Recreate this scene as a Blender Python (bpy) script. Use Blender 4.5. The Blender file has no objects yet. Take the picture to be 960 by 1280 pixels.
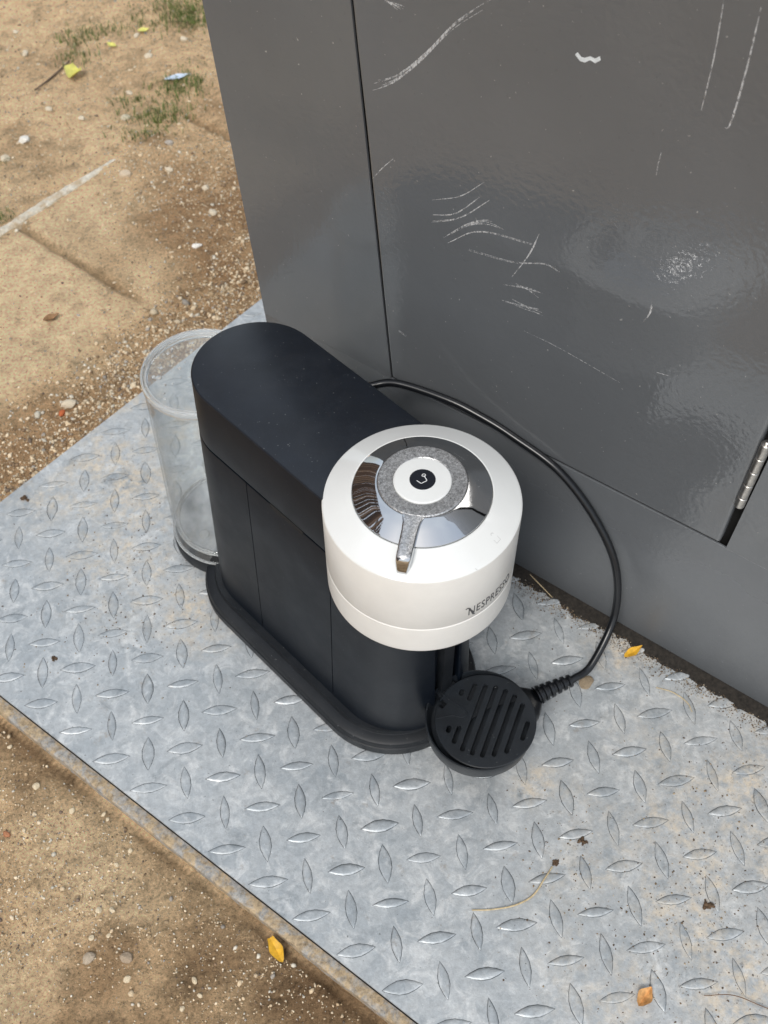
import bpy, bmesh, math, random
import numpy as np
from mathutils import Matrix, Vector, noise as mnoise

random.seed(7)
rng = np.random.default_rng(7)
SC = bpy.context.scene
COL = SC.collection
U = 0.01                       # everything below is written in centimetres

# ------------------------------------------------------------------ camera
cd = bpy.data.cameras.new("camera")
cam = bpy.data.objects.new("camera", cd)
COL.objects.link(cam)
cam.matrix_world = Matrix(((0.98878, 0.12926, -0.07482, 3.52 * U),
                           (-0.14822, 0.78763, -0.59806, -38.64 * U),
                           (-0.01837, 0.60244, 0.79795, 92.72 * U),
                           (0, 0, 0, 1)))
cd.sensor_fit = 'VERTICAL'
cd.sensor_height = 36.0
cd.lens = 1352.5 / 1280 * 36.0
cd.clip_start = 0.02
cd.clip_end = 500
cd.dof.use_dof = True
cd.dof.focus_distance = 0.86
cd.dof.aperture_fstop = 11.0
SC.camera = cam

# ------------------------------------------------------------------ daylight
SUN_EL, SUN_AZ = 52.0, -122.0          # azimuth: direction towards the sun, degrees from +x
w = bpy.data.worlds.new("World")
SC.world = w
w.use_nodes = True
wn = w.node_tree.nodes
wn.clear()
sky = wn.new('ShaderNodeTexSky')
sky.sky_type = 'NISHITA'
sky.sun_disc = False
sky.sun_elevation = math.radians(SUN_EL)
sky.sun_rotation = math.radians(90 - SUN_AZ)
sky.air_density = 1.3
sky.dust_density = 3.5
sky.ozone_density = 1.0
bg = wn.new('ShaderNodeBackground')
bg.inputs['Strength'].default_value = 0.13
wo = wn.new('ShaderNodeOutputWorld')
# thin bright overcast drawn over the clear sky, with soft uneven cloud
tcw = wn.new('ShaderNodeTexCoord')
cn = wn.new('ShaderNodeTexNoise'); cn.inputs['Scale'].default_value = 2.2; cn.inputs['Detail'].default_value = 5
w.node_tree.links.new(tcw.outputs['Generated'], cn.inputs['Vector'])
cr = wn.new('ShaderNodeValToRGB'); cr.color_ramp.elements[0].position = 0.33; cr.color_ramp.elements[1].position = 0.68
cr.color_ramp.elements[0].color = (0.45, 0.45, 0.45, 1); cr.color_ramp.elements[1].color = (0.92, 0.92, 0.92, 1)
w.node_tree.links.new(cn.outputs['Fac'], cr.inputs[0])
cm = wn.new('ShaderNodeMix'); cm.data_type = 'RGBA'
w.node_tree.links.new(cr.outputs[0], cm.inputs['Factor'])
w.node_tree.links.new(sky.outputs[0], cm.inputs['A'])
cm.inputs['B'].default_value = (6.1, 6.6, 7.15, 1)
w.node_tree.links.new(cm.outputs['Result'], bg.inputs[0])
w.node_tree.links.new(bg.outputs[0], wo.inputs[0])
sd = bpy.data.lights.new("sun", 'SUN')
sd.energy = 1.85
sd.angle = math.radians(18)
sd.color = (1.0, 0.965, 0.92)
sun = bpy.data.objects.new("sun", sd)
COL.objects.link(sun)
e, a = math.radians(SUN_EL), math.radians(SUN_AZ)
sv = Vector((math.cos(e) * math.cos(a), math.cos(e) * math.sin(a), math.sin(e)))
sun.rotation_euler = sv.to_track_quat('Z', 'Y').to_euler()
sun.location = sv * 5
SC.view_settings.view_transform = 'Standard'
SC.view_settings.look = 'None'
SC.view_settings.gamma = 1.0
SC.view_settings.exposure = 0.25
SC.render.engine = 'CYCLES'
SC.cycles.max_bounces = 10
SC.cycles.transparent_max_bounces = 16
SC.cycles.transmission_bounces = 10

# ------------------------------------------------------------------ materials
class NT:
    def __init__(s, name):
        s.m = bpy.data.materials.new(name)
        s.m.use_nodes = True
        s.t = s.m.node_tree
        s.b = s.t.nodes['Principled BSDF']
    def n(s, typ, **kw):
        nd = s.t.nodes.new(typ)
        for k, v in kw.items():
            if k.startswith('i_'):
                key = k[2:].replace('_', ' ')
                nd.inputs[key].default_value = v
            else:
                setattr(nd, k, v)
        return nd
    def l(s, a, b): s.t.links.new(a, b)
    def pos(s, scale=(1, 1, 1)):
        g = s.n('ShaderNodeNewGeometry')
        mp = s.n('ShaderNodeMapping')
        mp.inputs['Scale'].default_value = scale
        s.l(g.outputs['Position'], mp.inputs['Vector'])
        return mp.outputs[0]
    def noise(s, scale, detail=6, rough=0.6, vec=None, dist=0.0):
        nd = s.n('ShaderNodeTexNoise')
        nd.inputs['Scale'].default_value = scale
        nd.inputs['Detail'].default_value = detail
        nd.inputs['Roughness'].default_value = rough
        nd.inputs['Distortion'].default_value = dist
        s.l(vec if vec is not None else s.pos(), nd.inputs['Vector'])
        return nd.outputs['Fac']
    def ramp(s, fac, stops):
        r = s.n('ShaderNodeValToRGB')
        el = r.color_ramp.elements
        while len(el) < len(stops): el.new(0.5)
        for e_, (p, c) in zip(el, stops):
            e_.position = p
            e_.color = (c, c, c, 1) if not isinstance(c, tuple) else (*c, 1)
        s.l(fac, r.inputs[0])
        return r.outputs[0]
    def mix(s, fac, a, b, mode='MIX'):
        m = s.n('ShaderNodeMix', data_type='RGBA', blend_type=mode)
        for sock, v in ((m.inputs['Factor'], fac), (m.inputs['A'], a), (m.inputs['B'], b)):
            if isinstance(v, bpy.types.NodeSocket): s.l(v, sock)
            elif isinstance(v, tuple): sock.default_value = (*v, 1)
            else:
                sock.default_value = v if sock.name == 'Factor' else (v, v, v, 1)
        return m.outputs['Result']
    def math(s, op, a, b=0.0, clamp=False):
        m = s.n('ShaderNodeMath', operation=op, use_clamp=clamp)
        for i, v in enumerate((a, b)):
            if isinstance(v, bpy.types.NodeSocket): s.l(v, m.inputs[i])
            else: m.inputs[i].default_value = v
        return m.outputs[0]
    def bump(s, h, strength, dist, normal=None):
        b = s.n('ShaderNodeBump')
        b.inputs['Strength'].default_value = strength
        b.inputs['Distance'].default_value = dist
        s.l(h, b.inputs['Height'])
        if normal is not None: s.l(normal, b.inputs['Normal'])
        return b.outputs[0]
    def set(s, **kw):
        for k, v in kw.items():
            sock = s.b.inputs[k.replace('_', ' ')]
            if isinstance(v, bpy.types.NodeSocket): s.l(v, sock)
            elif isinstance(v, tuple): sock.default_value = (*v, 1)
            else: sock.default_value = v
        return s

def m_plain(name, col, rough=0.5, metal=0.0, nscale=0, namp=0.0, coat=0.0, spec=0.5, bump=0.0, bscale=800):
    k = NT(name)
    if nscale:
        f = k.ramp(k.noise(nscale), [(0.3, 1 - namp), (0.7, 1 + namp)])
        c = k.mix(1.0, col, f, 'MULTIPLY')
    else: c = col
    k.set(Base_Color=c, Roughness=rough, Metallic=metal)
    k.b.inputs['Coat Weight'].default_value = coat
    k.b.inputs['Specular IOR Level'].default_value = spec
    if bump: k.set(Normal=k.bump(k.noise(bscale, 3), bump, 0.0004))
    return k.m

# galvanised tread plate: spangle, drying marks, dust, sparkle
def m_zinc(grime=False, worn=False):
    k = NT('zinc_edge' if grime else ('worn_zinc' if worn else 'galvanised_zinc'))
    v = k.n('ShaderNodeTexVoronoi')
    v.inputs['Scale'].default_value = 110
    wp = k.noise(60, 3, 0.5)
    g = k.n('ShaderNodeNewGeometry')
    va = k.n('ShaderNodeVectorMath', operation='SCALE'); va.inputs['Scale'].default_value = 1.0
    cmb = k.n('ShaderNodeCombineXYZ'); k.l(k.math('MULTIPLY', wp, 0.012), cmb.inputs[0]); k.l(k.math('MULTIPLY', k.noise(75, 3), 0.012), cmb.inputs[1])
    vb = k.n('ShaderNodeVectorMath', operation='ADD')
    k.l(g.outputs['Position'], vb.inputs[0]); k.l(cmb.outputs[0], vb.inputs[1])
    k.l(vb.outputs[0], v.inputs['Vector'])
    sp = k.n('ShaderNodeSeparateColor'); k.l(v.outputs['Color'], sp.inputs[0])
    cell = sp.outputs[0]
    base = k.mix(k.ramp(cell, [(0.0, 0.0), (1.0, 1.0)]), (0.345, 0.378, 0.40), (0.445, 0.472, 0.485))
    cloud = k.ramp(k.noise(14, 7, 0.62, dist=0.6), [(0.34, 0.0), (0.66, 1.0)])
    base = k.mix(k.math('MULTIPLY', cloud, 0.55), base, (0.56, 0.575, 0.575))
    bl = k.ramp(k.noise(42, 6, 0.7, dist=1.0), [(0.50, 0.0), (0.66, 1.0)])
    base = k.mix(k.math('MULTIPLY', bl, 0.60), base, (0.76, 0.765, 0.75))
    dk = k.ramp(k.noise(23, 7, 0.7, dist=0.8), [(0.30, 1.0), (0.42, 0.0)])
    base = k.mix(k.math('MULTIPLY', dk, 0.7), base, (0.20, 0.225, 0.24))
    # tan dust lies thicker at the right front corner and by the far left edge
    sx = k.n('ShaderNodeSeparateXYZ'); k.l(g.outputs['Position'], sx.inputs[0])
    X, Y = sx.outputs[0], sx.outputs[1]
    def blob(cx, cy, r):
        dx = k.math('SUBTRACT', X, cx); dy = k.math('SUBTRACT', Y, cy)
        d = k.math('SQRT', k.math('ADD', k.math('MULTIPLY', dx, dx), k.math('MULTIPLY', dy, dy)))
        return k.math('SUBTRACT', 1.0, k.math('DIVIDE', d, r), clamp=True)
    reg = blob(0.40, -0.17, 0.24)
    for q in ((-0.15, 0.42, 0.16), (-0.13, 0.30, 0.12), (-0.07, 0.235, 0.08), (0.42, -0.05, 0.10), (0.33, 0.11, 0.05), (0.215, -0.02, 0.03)):
        reg = k.math('MAXIMUM', reg, blob(*q))
    dn = k.ramp(k.noise(95, 8, 0.72), [(0.40, 0.0), (0.62, 1.0)])
    dl = k.ramp(k.noise(17, 4, 0.6), [(0.42, 0.15), (0.6, 1.0)])
    df = k.math('MULTIPLY', k.math('MULTIPLY', k.math('POWER', reg, 0.6), dn), dl)
    base = k.mix(k.math('MULTIPLY', df, 1.35, clamp=True), base, (0.60, 0.53, 0.43))
    gr_ = k.ramp(k.noise(230, 7, 0.8), [(0.56, 0.0), (0.66, 1.0)])
    base = k.mix(k.math('MULTIPLY', k.math('MULTIPLY', reg, gr_), 1.1, clamp=True), base, (0.16, 0.12, 0.085))
    br = k.ramp(k.noise(48, 7, 0.75), [(0.60, 0.0), (0.70, 1.0)])
    base = k.mix(k.math('MULTIPLY', br, 0.55), base, (0.33, 0.27, 0.21))
    sk = k.ramp(k.noise(700, 2, 0.5), [(0.70, 0.0), (0.76, 1.0)])
    base = k.mix(k.math('MULTIPLY', sk, 0.5), base, (0.78, 0.8, 0.8))
    ds = k.ramp(k.noise(420, 2, 0.5), [(0.24, 1.0), (0.30, 0.0)])
    base = k.mix(k.math('MULTIPLY', ds, 0.7), base, (0.08, 0.075, 0.065))
    fm = k.ramp(k.noise(160, 8, 0.8), [(0.30, 0.80), (0.5, 1.0), (0.70, 1.22)])
    base = k.mix(1.0, base, fm, 'MULTIPLY')
    if worn:
        base = k.mix(1.0, base, (0.89, 0.905, 0.92), 'MULTIPLY')
    if grime:
        gm = k.ramp(k.noise(130, 5, 0.75), [(0.30, 0.45), (0.55, 1.0)])
        base = k.mix(gm, base, (0.075, 0.085, 0.09))
    rg = k.mix(df, k.ramp(k.noise(30, 6), [(0.3, 0.30), (0.7, 0.56)]), 0.95)
    mt = k.math('MULTIPLY', k.math('SUBTRACT', 1.0, df, clamp=True), 0.34)
    nb = k.bump(k.noise(120, 8, 0.7), 0.5, 0.0009)
    nb = k.bump(k.noise(420, 3, 0.6), 0.25, 0.0005, nb)
    k.set(Base_Color=base, Roughness=rg, Metallic=mt, Normal=nb)
    return k.m

def m_ground():
    k = NT('sandy_dirt')
    at = k.n('ShaderNodeAttribute'); at.attribute_name = 'soil'
    f1 = k.ramp(k.noise(260, 9, 0.75), [(0.32, 0.38), (0.48, 0.98), (0.66, 1.28)])
    f2 = k.ramp(k.noise(38, 9, 0.72), [(0.34, 0.64), (0.5, 1.0), (0.66, 1.16)])
    c = k.mix(1.0, k.mix(1.0, at.outputs['Color'], (1.38, 1.24, 1.06), 'MULTIPLY'), f1, 'MULTIPLY')
    c = k.mix(1.0, c, f2, 'MULTIPLY')
    sp = k.ramp(k.noise(900, 2, 0.5), [(0.68, 0.0), (0.76, 1.0)])
    c = k.mix(k.math('MULTIPLY', sp, 0.55), c, (0.62, 0.50, 0.36))
    dk = k.ramp(k.noise(500, 3, 0.6), [(0.26, 1.0), (0.36, 0.0)])
    c = k.mix(k.math('MULTIPLY', dk, 0.6), c, (0.09, 0.06, 0.035))
    nb = k.bump(k.noise(700, 5, 0.7), 1.0, 0.0025)
    nb = k.bump(k.noise(160, 9, 0.78), 1.0, 0.011, nb)
    k.set(Base_Color=c, Roughness=0.95, Normal=nb)
    k.b.inputs['Specular IOR Level'].default_value = 0.15
    return k.m

def m_attr(name, attr, rough=0.9, bump=0.4):
    k = NT(name)
    at = k.n('ShaderNodeAttribute'); at.attribute_name = attr
    f = k.ramp(k.noise(900, 4, 0.6), [(0.3, 0.75), (0.7, 1.2)])
    k.set(Base_Color=k.mix(1.0, at.outputs['Color'], f, 'MULTIPLY'), Roughness=rough,
          Normal=k.bump(k.noise(1500, 3), bump, 0.0005))
    k.b.inputs['Specular IOR Level'].default_value = 0.25
    return k.m

def m_paint():
    k = NT('grey_gloss_paint')
    big = k.ramp(k.noise(5, 4), [(0.3, 0.93), (0.7, 1.07)])
    c = k.mix(1.0, (0.114, 0.122, 0.131), big, 'MULTIPLY')
    # specks of dust and dull chips
    s1 = k.ramp(k.noise(330, 2, 0.4), [(0.755, 0.0), (0.78, 1.0)])
    c = k.mix(k.math('MULTIPLY', s1, 0.55), c, (0.36, 0.36, 0.35))
    s2 = k.ramp(k.noise(240, 2, 0.4, vec=k.pos((1.3, 1.1, 1.0))), [(0.25, 1.0), (0.28, 0.0)])
    c = k.mix(k.math('MULTIPLY', s2, 0.12), c, (0.05, 0.05, 0.05))
    # dust settles low on the cabinet
    g = k.n('ShaderNodeNewGeometry'); sx = k.n('ShaderNodeSeparateXYZ'); k.l(g.outputs['Position'], sx.inputs[0])
    low = k.math('SUBTRACT', 1.0, k.math('DIVIDE', sx.outputs[2], 0.16), clamp=True)
    dn = k.ramp(k.noise(70, 8, 0.7), [(0.35, 0.0), (0.75, 1.0)])
    c = k.mix(k.math('MULTIPLY', k.math('MULTIPLY', low, dn), 0.0), c, (0.30, 0.29, 0.27))
    op = k.bump(k.noise(230, 2, 0.4), 0.24, 0.0008)
    op = k.bump(k.noise(9, 2, 0.4), 0.10, 0.004, op)
    rg = k.ramp(k.noise(9, 6, 0.6), [(0.3, 0.07), (0.7, 0.13)])
    # the lowest hand's breadth is dull with splashed dust
    low2 = k.math('SUBTRACT', 1.0, k.math('DIVIDE', sx.outputs[2], 0.24), clamp=True)
    rg = k.math('ADD', rg, k.math('MULTIPLY', low2, 0.42))
    k.set(Base_Color=c, Roughness=rg, Normal=op)
    k.b.inputs['Specular IOR Level'].default_value = 0.72
    return k.m

def m_black_matte(name, col, rough, amp=0.18, spk=0.25, spec=0.5):
    k = NT(name)
    s = k.ramp(k.noise(900, 2, 0.5), [(0.70, 0.0), (0.78, 1.0)])
    d = k.ramp(k.noise(38, 7, 0.7), [(0.35, 1 - amp), (0.7, 1 + amp)])
    c = k.mix(1.0, col, d, 'MULTIPLY')
    s2 = k.ramp(k.noise(430, 2, 0.5), [(0.735, 0.0), (0.76, 1.0)])
    c = k.mix(k.math('MULTIPLY', s, spk), c, (0.16, 0.17, 0.18))
    c = k.mix(k.math('MULTIPLY', s2, spk * 1.6), c, (0.30, 0.31, 0.31))
    sm_ = k.ramp(k.noise(16, 8, 0.75, dist=1.2), [(0.48, 0.0), (0.72, 1.0)])
    c = k.mix(k.math('MULTIPLY', sm_, spk * 0.12), c, (0.20, 0.20, 0.20))
    k.set(Base_Color=c, Roughness=k.ramp(k.noise(30, 5), [(0.3, rough - 0.04), (0.7, rough + 0.06)]),
          Normal=k.bump(k.noise(2600, 2, 0.5), 0.12, 0.0002))
    k.b.inputs['Specular IOR Level'].default_value = spec
    return k.m

def m_clear(name, haze, tint=(0.96, 0.97, 0.97)):
    k = NT(name)
    tr = k.n('ShaderNodeBsdfTransparent'); tr.inputs[0].default_value = (*tint, 1)
    gl = k.n('ShaderNodeBsdfGlossy'); gl.inputs['Roughness'].default_value = 0.06
    df = k.n('ShaderNodeBsdfDiffuse'); df.inputs[0].default_value = (0.86, 0.86, 0.83, 1)
    lw = k.n('ShaderNodeLayerWeight'); lw.inputs['Blend'].default_value = 0.35
    m1 = k.n('ShaderNodeMixShader'); m2 = k.n('ShaderNodeMixShader')
    hz = k.ramp(k.noise(24, 7, 0.7, dist=0.8), [(0.3, haze * 0.4), (0.72, haze * 1.9)])
    k.l(hz, m1.inputs[0]); k.l(tr.outputs[0], m1.inputs[1]); k.l(df.outputs[0], m1.inputs[2])
    k.l(k.math('ADD', k.math('MULTIPLY', k.math('POWER', lw.outputs['Facing'], 2.2), 0.75), 0.035), m2.inputs[0]); k.l(m1.outputs[0], m2.inputs[1]); k.l(gl.outputs[0], m2.inputs[2])
    nb = k.bump(k.noise(22, 2, 0.4), 0.12, 0.002)
    k.l(nb, gl.inputs['Normal'])
    out = k.t.nodes['Material Output']
    k.l(m2.outputs[0], out.inputs[0])
    return k.m

def m_glass(name):
    k = NT(name)
    k.set(Base_Color=(0.95, 0.97, 0.97), Roughness=0.05, Normal=k.bump(k.noise(60, 3), 0.2, 0.002))
    k.b.inputs['Transmission Weight'].default_value = 0.78
    k.b.inputs['IOR'].default_value = 1.45
    return k.m

def m_frost_metal():
    k = NT('dusty_chrome')
    f = k.ramp(k.noise(620, 6, 0.85), [(0.34, 0.20), (0.5, 0.52), (0.62, 0.88)])
    k.set(Base_Color=f, Metallic=0.8, Roughness=k.ramp(k.noise(400, 4), [(0.3, 0.22), (0.7, 0.5)]),
          Normal=k.bump(k.noise(500, 4, 0.7), 0.35, 0.0006))
    return k.m

def m_scratch():
    k = NT('bare_scratch')
    f = k.ramp(k.noise(500, 4, 0.7, vec=k.pos((1, 1, 0.6))), [(0.38, 0.0), (0.60, 0.72)])
    k.set(Base_Color=(0.62, 0.63, 0.64), Roughness=0.6, Alpha=f)
    return k.m

M = dict(
    zinc=m_zinc(), zedge=m_zinc(True), zworn=m_zinc(False, True), ground=m_ground(), stone=m_attr('stone_mix', 'tone'),
    paint=m_paint(),
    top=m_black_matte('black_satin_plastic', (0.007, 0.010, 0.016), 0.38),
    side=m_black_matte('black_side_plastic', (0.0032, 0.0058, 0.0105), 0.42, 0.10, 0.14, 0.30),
    base=m_black_matte('black_grained_plastic', (0.007, 0.009, 0.012), 0.50, 0.15, 0.35, 0.4),
    tray=m_black_matte('black_tray_plastic', (0.011, 0.014, 0.018), 0.40, 0.3, 0.25),
    white=m_plain('warm_white_plastic', (0.80, 0.79, 0.755), 0.38, nscale=50, namp=0.03),
    white_gloss=m_plain('white_gloss_plastic', (0.77, 0.78, 0.765), 0.14, coat=0.5, nscale=40, namp=0.02),
    chrome=m_plain('chrome', (0.60, 0.61, 0.62), 0.045, 1.0, bump=0.05, bscale=120),
    frost=m_frost_metal(),
    darkmetal=m_plain('dark_mirror_lettering', (0.10, 0.10, 0.105), 0.3, 0.8),
    greyprint=m_plain('grey_print', (0.50, 0.50, 0.49), 0.5),
    whiteprint=m_plain('white_print', (0.85, 0.86, 0.86), 0.4),
    blackgloss=m_plain('black_gloss', (0.012, 0.014, 0.02), 0.12),
    gap=m_plain('dark_gap', (0.006, 0.006, 0.006), 0.9),
    rubber=m_plain('black_rubber_cord', (0.008, 0.009, 0.011), 0.28, nscale=300, namp=0.3),
    steel=m_plain('brushed_steel', (0.50, 0.48, 0.45), 0.33, 0.95, nscale=200, namp=0.25, bump=0.2),
    floorplastic=m_plain('wet_clear_floor', (0.30, 0.315, 0.33), 0.12, nscale=30, namp=.45, bump=.35, bscale=45), clear=m_clear('clear_plastic_wall', 0.018), lid=m_clear('clear_plastic_lid', 0.05), glass=m_glass('clear_plastic_rim'),
    scratch=m_scratch(),
    leafy=m_plain('yellow_leaf', (0.72, 0.40, 0.03), 0.55, nscale=200, namp=0.25),
    leafl=m_plain('lime_yellow_leaf', (0.66, 0.62, 0.16), 0.55, nscale=200, namp=0.2),
    leafo=m_plain('orange_leaf', (0.62, 0.34, 0.13), 0.6, nscale=300, namp=0.35),
    leafb=m_plain('brown_leaf', (0.30, 0.17, 0.08), 0.7, nscale=300, namp=0.4),
    straw=m_plain('dry_straw', (0.50, 0.40, 0.24), 0.7, nscale=300, namp=0.3),
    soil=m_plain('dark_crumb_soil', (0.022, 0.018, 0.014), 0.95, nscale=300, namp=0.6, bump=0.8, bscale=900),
    clod=m_plain('brown_clod', (0.10, 0.062, 0.035), 0.95, nscale=400, namp=0.6, bump=0.8),
    film=m_plain('pale_blue_plastic', (0.62, 0.72, 0.85), 0.3, nscale=120, namp=0.25),
    grass=m_plain('grass_green', (0.12, 0.16, 0.035), 0.7, nscale=60, namp=0.35),
)

def m_rust():
    k = NT('dirty_frame_steel')
    a_ = k.ramp(k.noise(70, 8, 0.7, dist=0.6), [(0.42, 0.0), (0.56, 1.0)])
    c = k.mix(a_, (0.36, 0.35, 0.33), (0.46, 0.35, 0.22))
    d_ = k.ramp(k.noise(200, 8, 0.8), [(0.32, 0.35), (0.5, 0.95), (0.68, 1.4)])
    c = k.mix(1.0, c, d_, 'MULTIPLY')
    k.set(Base_Color=c, Roughness=0.85, Normal=k.bump(k.noise(300, 8, 0.75), 0.8, 0.0015))
    return k.m
M['frame'] = m_rust()

def m_pale_slab():
    k = NT('pale_kerb_edge')
    d_ = k.ramp(k.noise(150, 8, 0.75), [(0.3, 0.6), (0.7, 1.15)])
    mk = k.ramp(k.noise(60, 6, 0.7), [(0.45, 0.0), (0.62, 1.0)])
    c = k.mix(mk, (0.74, 0.69, 0.58), (0.56, 0.43, 0.28))
    k.set(Base_Color=k.mix(1.0, c, d_, 'MULTIPLY'), Roughness=0.9, Normal=k.bump(k.noise(300, 8, 0.75), 0.7, 0.0015))
    return k.m
M['slab'] = m_pale_slab()

# ------------------------------------------------------------------ mesh helpers
def link(name, verts, faces, mat=None, parent=None, smooth=True, mats=None, midx=None, auto=0.6):
    me = bpy.data.meshes.new(name)
    me.from_pydata([tuple(float(c) * U for c in v) for v in verts], [], [tuple(f) for f in faces])
    me.validate()
    for m_ in (mats or [mat]): me.materials.append(m_)
    if midx is not None: me.polygons.foreach_set('material_index', midx)
    if smooth:
        me.polygons.foreach_set('use_smooth', [True] * len(me.polygons))
        bm = bmesh.new(); bm.from_mesh(me)
        bmesh.ops.remove_doubles(bm, verts=bm.verts, dist=1e-6)
        bmesh.ops.recalc_face_normals(bm, faces=bm.faces)
        for e_ in bm.edges:
            if len(e_.link_faces) == 2 and e_.calc_face_angle(0) > auto: e_.smooth = False
        bm.to_mesh(me); bm.free()
    o = bpy.data.objects.new(name, me)
    COL.objects.link(o)
    if parent is not None: o.parent = parent
    return o

def tag(o, label=None, cat=None, group=None, kind=None):
    if label: o['label'] = label
    if cat: o['category'] = cat
    if group: o['group'] = group
    if kind: o['kind'] = kind
    return o

def empty(name, loc=(0, 0, 0)):
    """thing root; parts are written in world centimetres and counter-shifted"""
    o = bpy.data.objects.new(name, None)
    COL.objects.link(o)
    o.location = Vector(loc) * U
    o.empty_display_size = 0.02
    return o

def adopt(child, parent, base=(0, 0, 0)):
    """parent while keeping the world coordinates the mesh was written in; base = position of every ancestor summed"""
    child.parent = parent
    child.location = child.location - Vector(base) * U
    return child

def lathe(prof, n=64, c=(0, 0), closed=False):
    vs, fs = [], []
    k = len(prof)
    for r, z in prof:
        for i in range(n):
            t = 2 * math.pi * i / n
            vs.append((c[0] + r * math.cos(t), c[1] + r * math.sin(t), z))
    rr = range(k if closed else k - 1)
    for j in rr:
        j2 = (j + 1) % k
        for i in range(n):
            i2 = (i + 1) % n
            fs.append((j * n + i, j * n + i2, j2 * n + i2, j2 * n + i))
    if not closed:
        if prof[0][0] > 1e-6: fs.append(tuple(range(n))[::-1])
        if prof[-1][0] > 1e-6: fs.append(tuple((k - 1) * n + i for i in range(n)))
    return vs, fs

def tube(path, rad, n=10, cap=True):
    P = [Vector(p) for p in path]
    if not isinstance(rad, (list, tuple)): rad = [rad] * len(P)
    vs, fs = [], []
    up = Vector((0, 0, 1))
    prev = None
    for i, p in enumerate(P):
        t = (P[min(i + 1, len(P) - 1)] - P[max(i - 1, 0)]).normalized()
        if prev is None:
            a_ = t.cross(up)
            if a_.length < 0.1: a_ = t.cross(Vector((1, 0, 0)))
            a_.normalize()
        else:
            a_ = (prev - t * prev.dot(t)).normalized()
        prev = a_
        b_ = t.cross(a_)
        for k in range(n):
            th = 2 * math.pi * k / n
            vs.append(p + (a_ * math.cos(th) + b_ * math.sin(th)) * rad[i])
    for i in range(len(P) - 1):
        for k in range(n):
            k2 = (k + 1) % n
            fs.append((i * n + k, i * n + k2, (i + 1) * n + k2, (i + 1) * n + k))
    if cap:
        fs.append(tuple(range(n))[::-1]); fs.append(tuple((len(P) - 1) * n + k for k in range(n)))
    return vs, fs

def smooth_path(pts, sub=8):
    P = [Vector(p) for p in pts]
    P = [P[0] * 2 - P[1]] + P + [P[-1] * 2 - P[-2]]
    out = []
    for i in range(1, len(P) - 2):
        for s in range(sub):
            t = s / sub
            a_, b_, c_, d_ = P[i - 1], P[i], P[i + 1], P[i + 2]
            out.append(0.5 * ((2 * b_) + (c_ - a_) * t + (2 * a_ - 5 * b_ + 4 * c_ - d_) * t * t + (3 * b_ - a_ - 3 * c_ + d_) * t ** 3))
    out.append(P[-2])
    return out

def join(*parts):
    vs, fs = [], []
    for v, f in parts:
        o = len(vs)
        vs += list(v); fs += [tuple(i + o for i in q) for q in f]
    return vs, fs

def box(x0, x1, y0, y1, z0, z1):
    v = [(x, y, z) for z in (z0, z1) for y in (y0, y1) for x in (x0, x1)]
    f = [(0, 2, 3, 1), (4, 5, 7, 6), (0, 1, 5, 4), (2, 6, 7, 3), (0, 4, 6, 2), (1, 3, 7, 5)]
    return v, f

def ribbon3(path, wid, nrm, tmax=1.0):
    """thin flat strip following a path, lying square to nrm"""
    P = [Vector(p) for p in path]; nrm = Vector(nrm)
    vs, fs = [], []
    for i, p in enumerate(P):
        t = (P[min(i + 1, len(P) - 1)] - P[max(i - 1, 0)]).normalized()
        s = t.cross(nrm).normalized()
        w_ = wid[i] if isinstance(wid, (list, tuple)) else wid
        vs += [p + s * w_ / 2, p - s * w_ / 2]
    for i in range(len(P) - 1):
        fs.append((2 * i, 2 * i + 1, 2 * i + 3, 2 * i + 2))
    return vs, fs

def fbm(x, y, s, seed=0, octv=4):
    """cheap vectorised value noise"""
    out = np.zeros_like(x, dtype=float); amp = 1.0; tot = 0
    for o in range(octv):
        fx, fy = x * s + 13.7 * o + seed, y * s - 7.3 * o + seed * 1.7
        ix, iy = np.floor(fx).astype(np.int64), np.floor(fy).astype(np.int64)
        ux, uy = fx - ix, fy - iy
        ux, uy = ux * ux * (3 - 2 * ux), uy * uy * (3 - 2 * uy)
        def hsh(a_, b_):
            h_ = (a_ * 374761393 + b_ * 668265263 + (seed + o) * 974711) & 0x7fffffff
            h_ = ((h_ ^ (h_ >> 13)) * 1274126177) & 0x7fffffff
            return ((h_ ^ (h_ >> 16)) & 0xffff) / 65535.0
        v = (hsh(ix, iy) * (1 - ux) + hsh(ix + 1, iy) * ux) * (1 - uy) + (hsh(ix, iy + 1) * (1 - ux) + hsh(ix + 1, iy + 1) * ux) * uy
        out += v * amp; tot += amp; amp *= 0.5; s = s * 2.03
    return out / tot

# ------------------------------------------------------------------ key directions (cm)
CA = math.radians(-45.11)
CD = Vector((math.cos(CA), math.sin(CA), 0))            # along the cabinet front, towards the right
CN = Vector((CD.y, -CD.x, 0))                           # out of the cabinet front, towards the camera
CO = Vector((24.61, 21.78, 0))                          # point of the cabinet front, its s = 0
def cp(s, z, off=0.0):
    p = CO + CD * s + CN * off
    return (p.x, p.y, z)

# plate: front edge and far left edge
PF0 = Vector((-27.41, 15.13, 0)); PFd = Vector((34.91, -34.91, 0)).normalized()
PLd = Vector((30.62, 27.67, 0)).normalized()
def isect(p, d, q, e_):
    t = ((q.x - p.x) * e_.y - (q.y - p.y) * e_.x) / (d.x * e_.y - d.y * e_.x)
    return p + d * t
PC = isect(PF0, PFd, Vector((-28.91, 38.93, 0)), PLd)   # near left corner of the plate
PFn = Vector((-PFd.y, PFd.x, 0))                        # from the front edge into the plate

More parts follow.
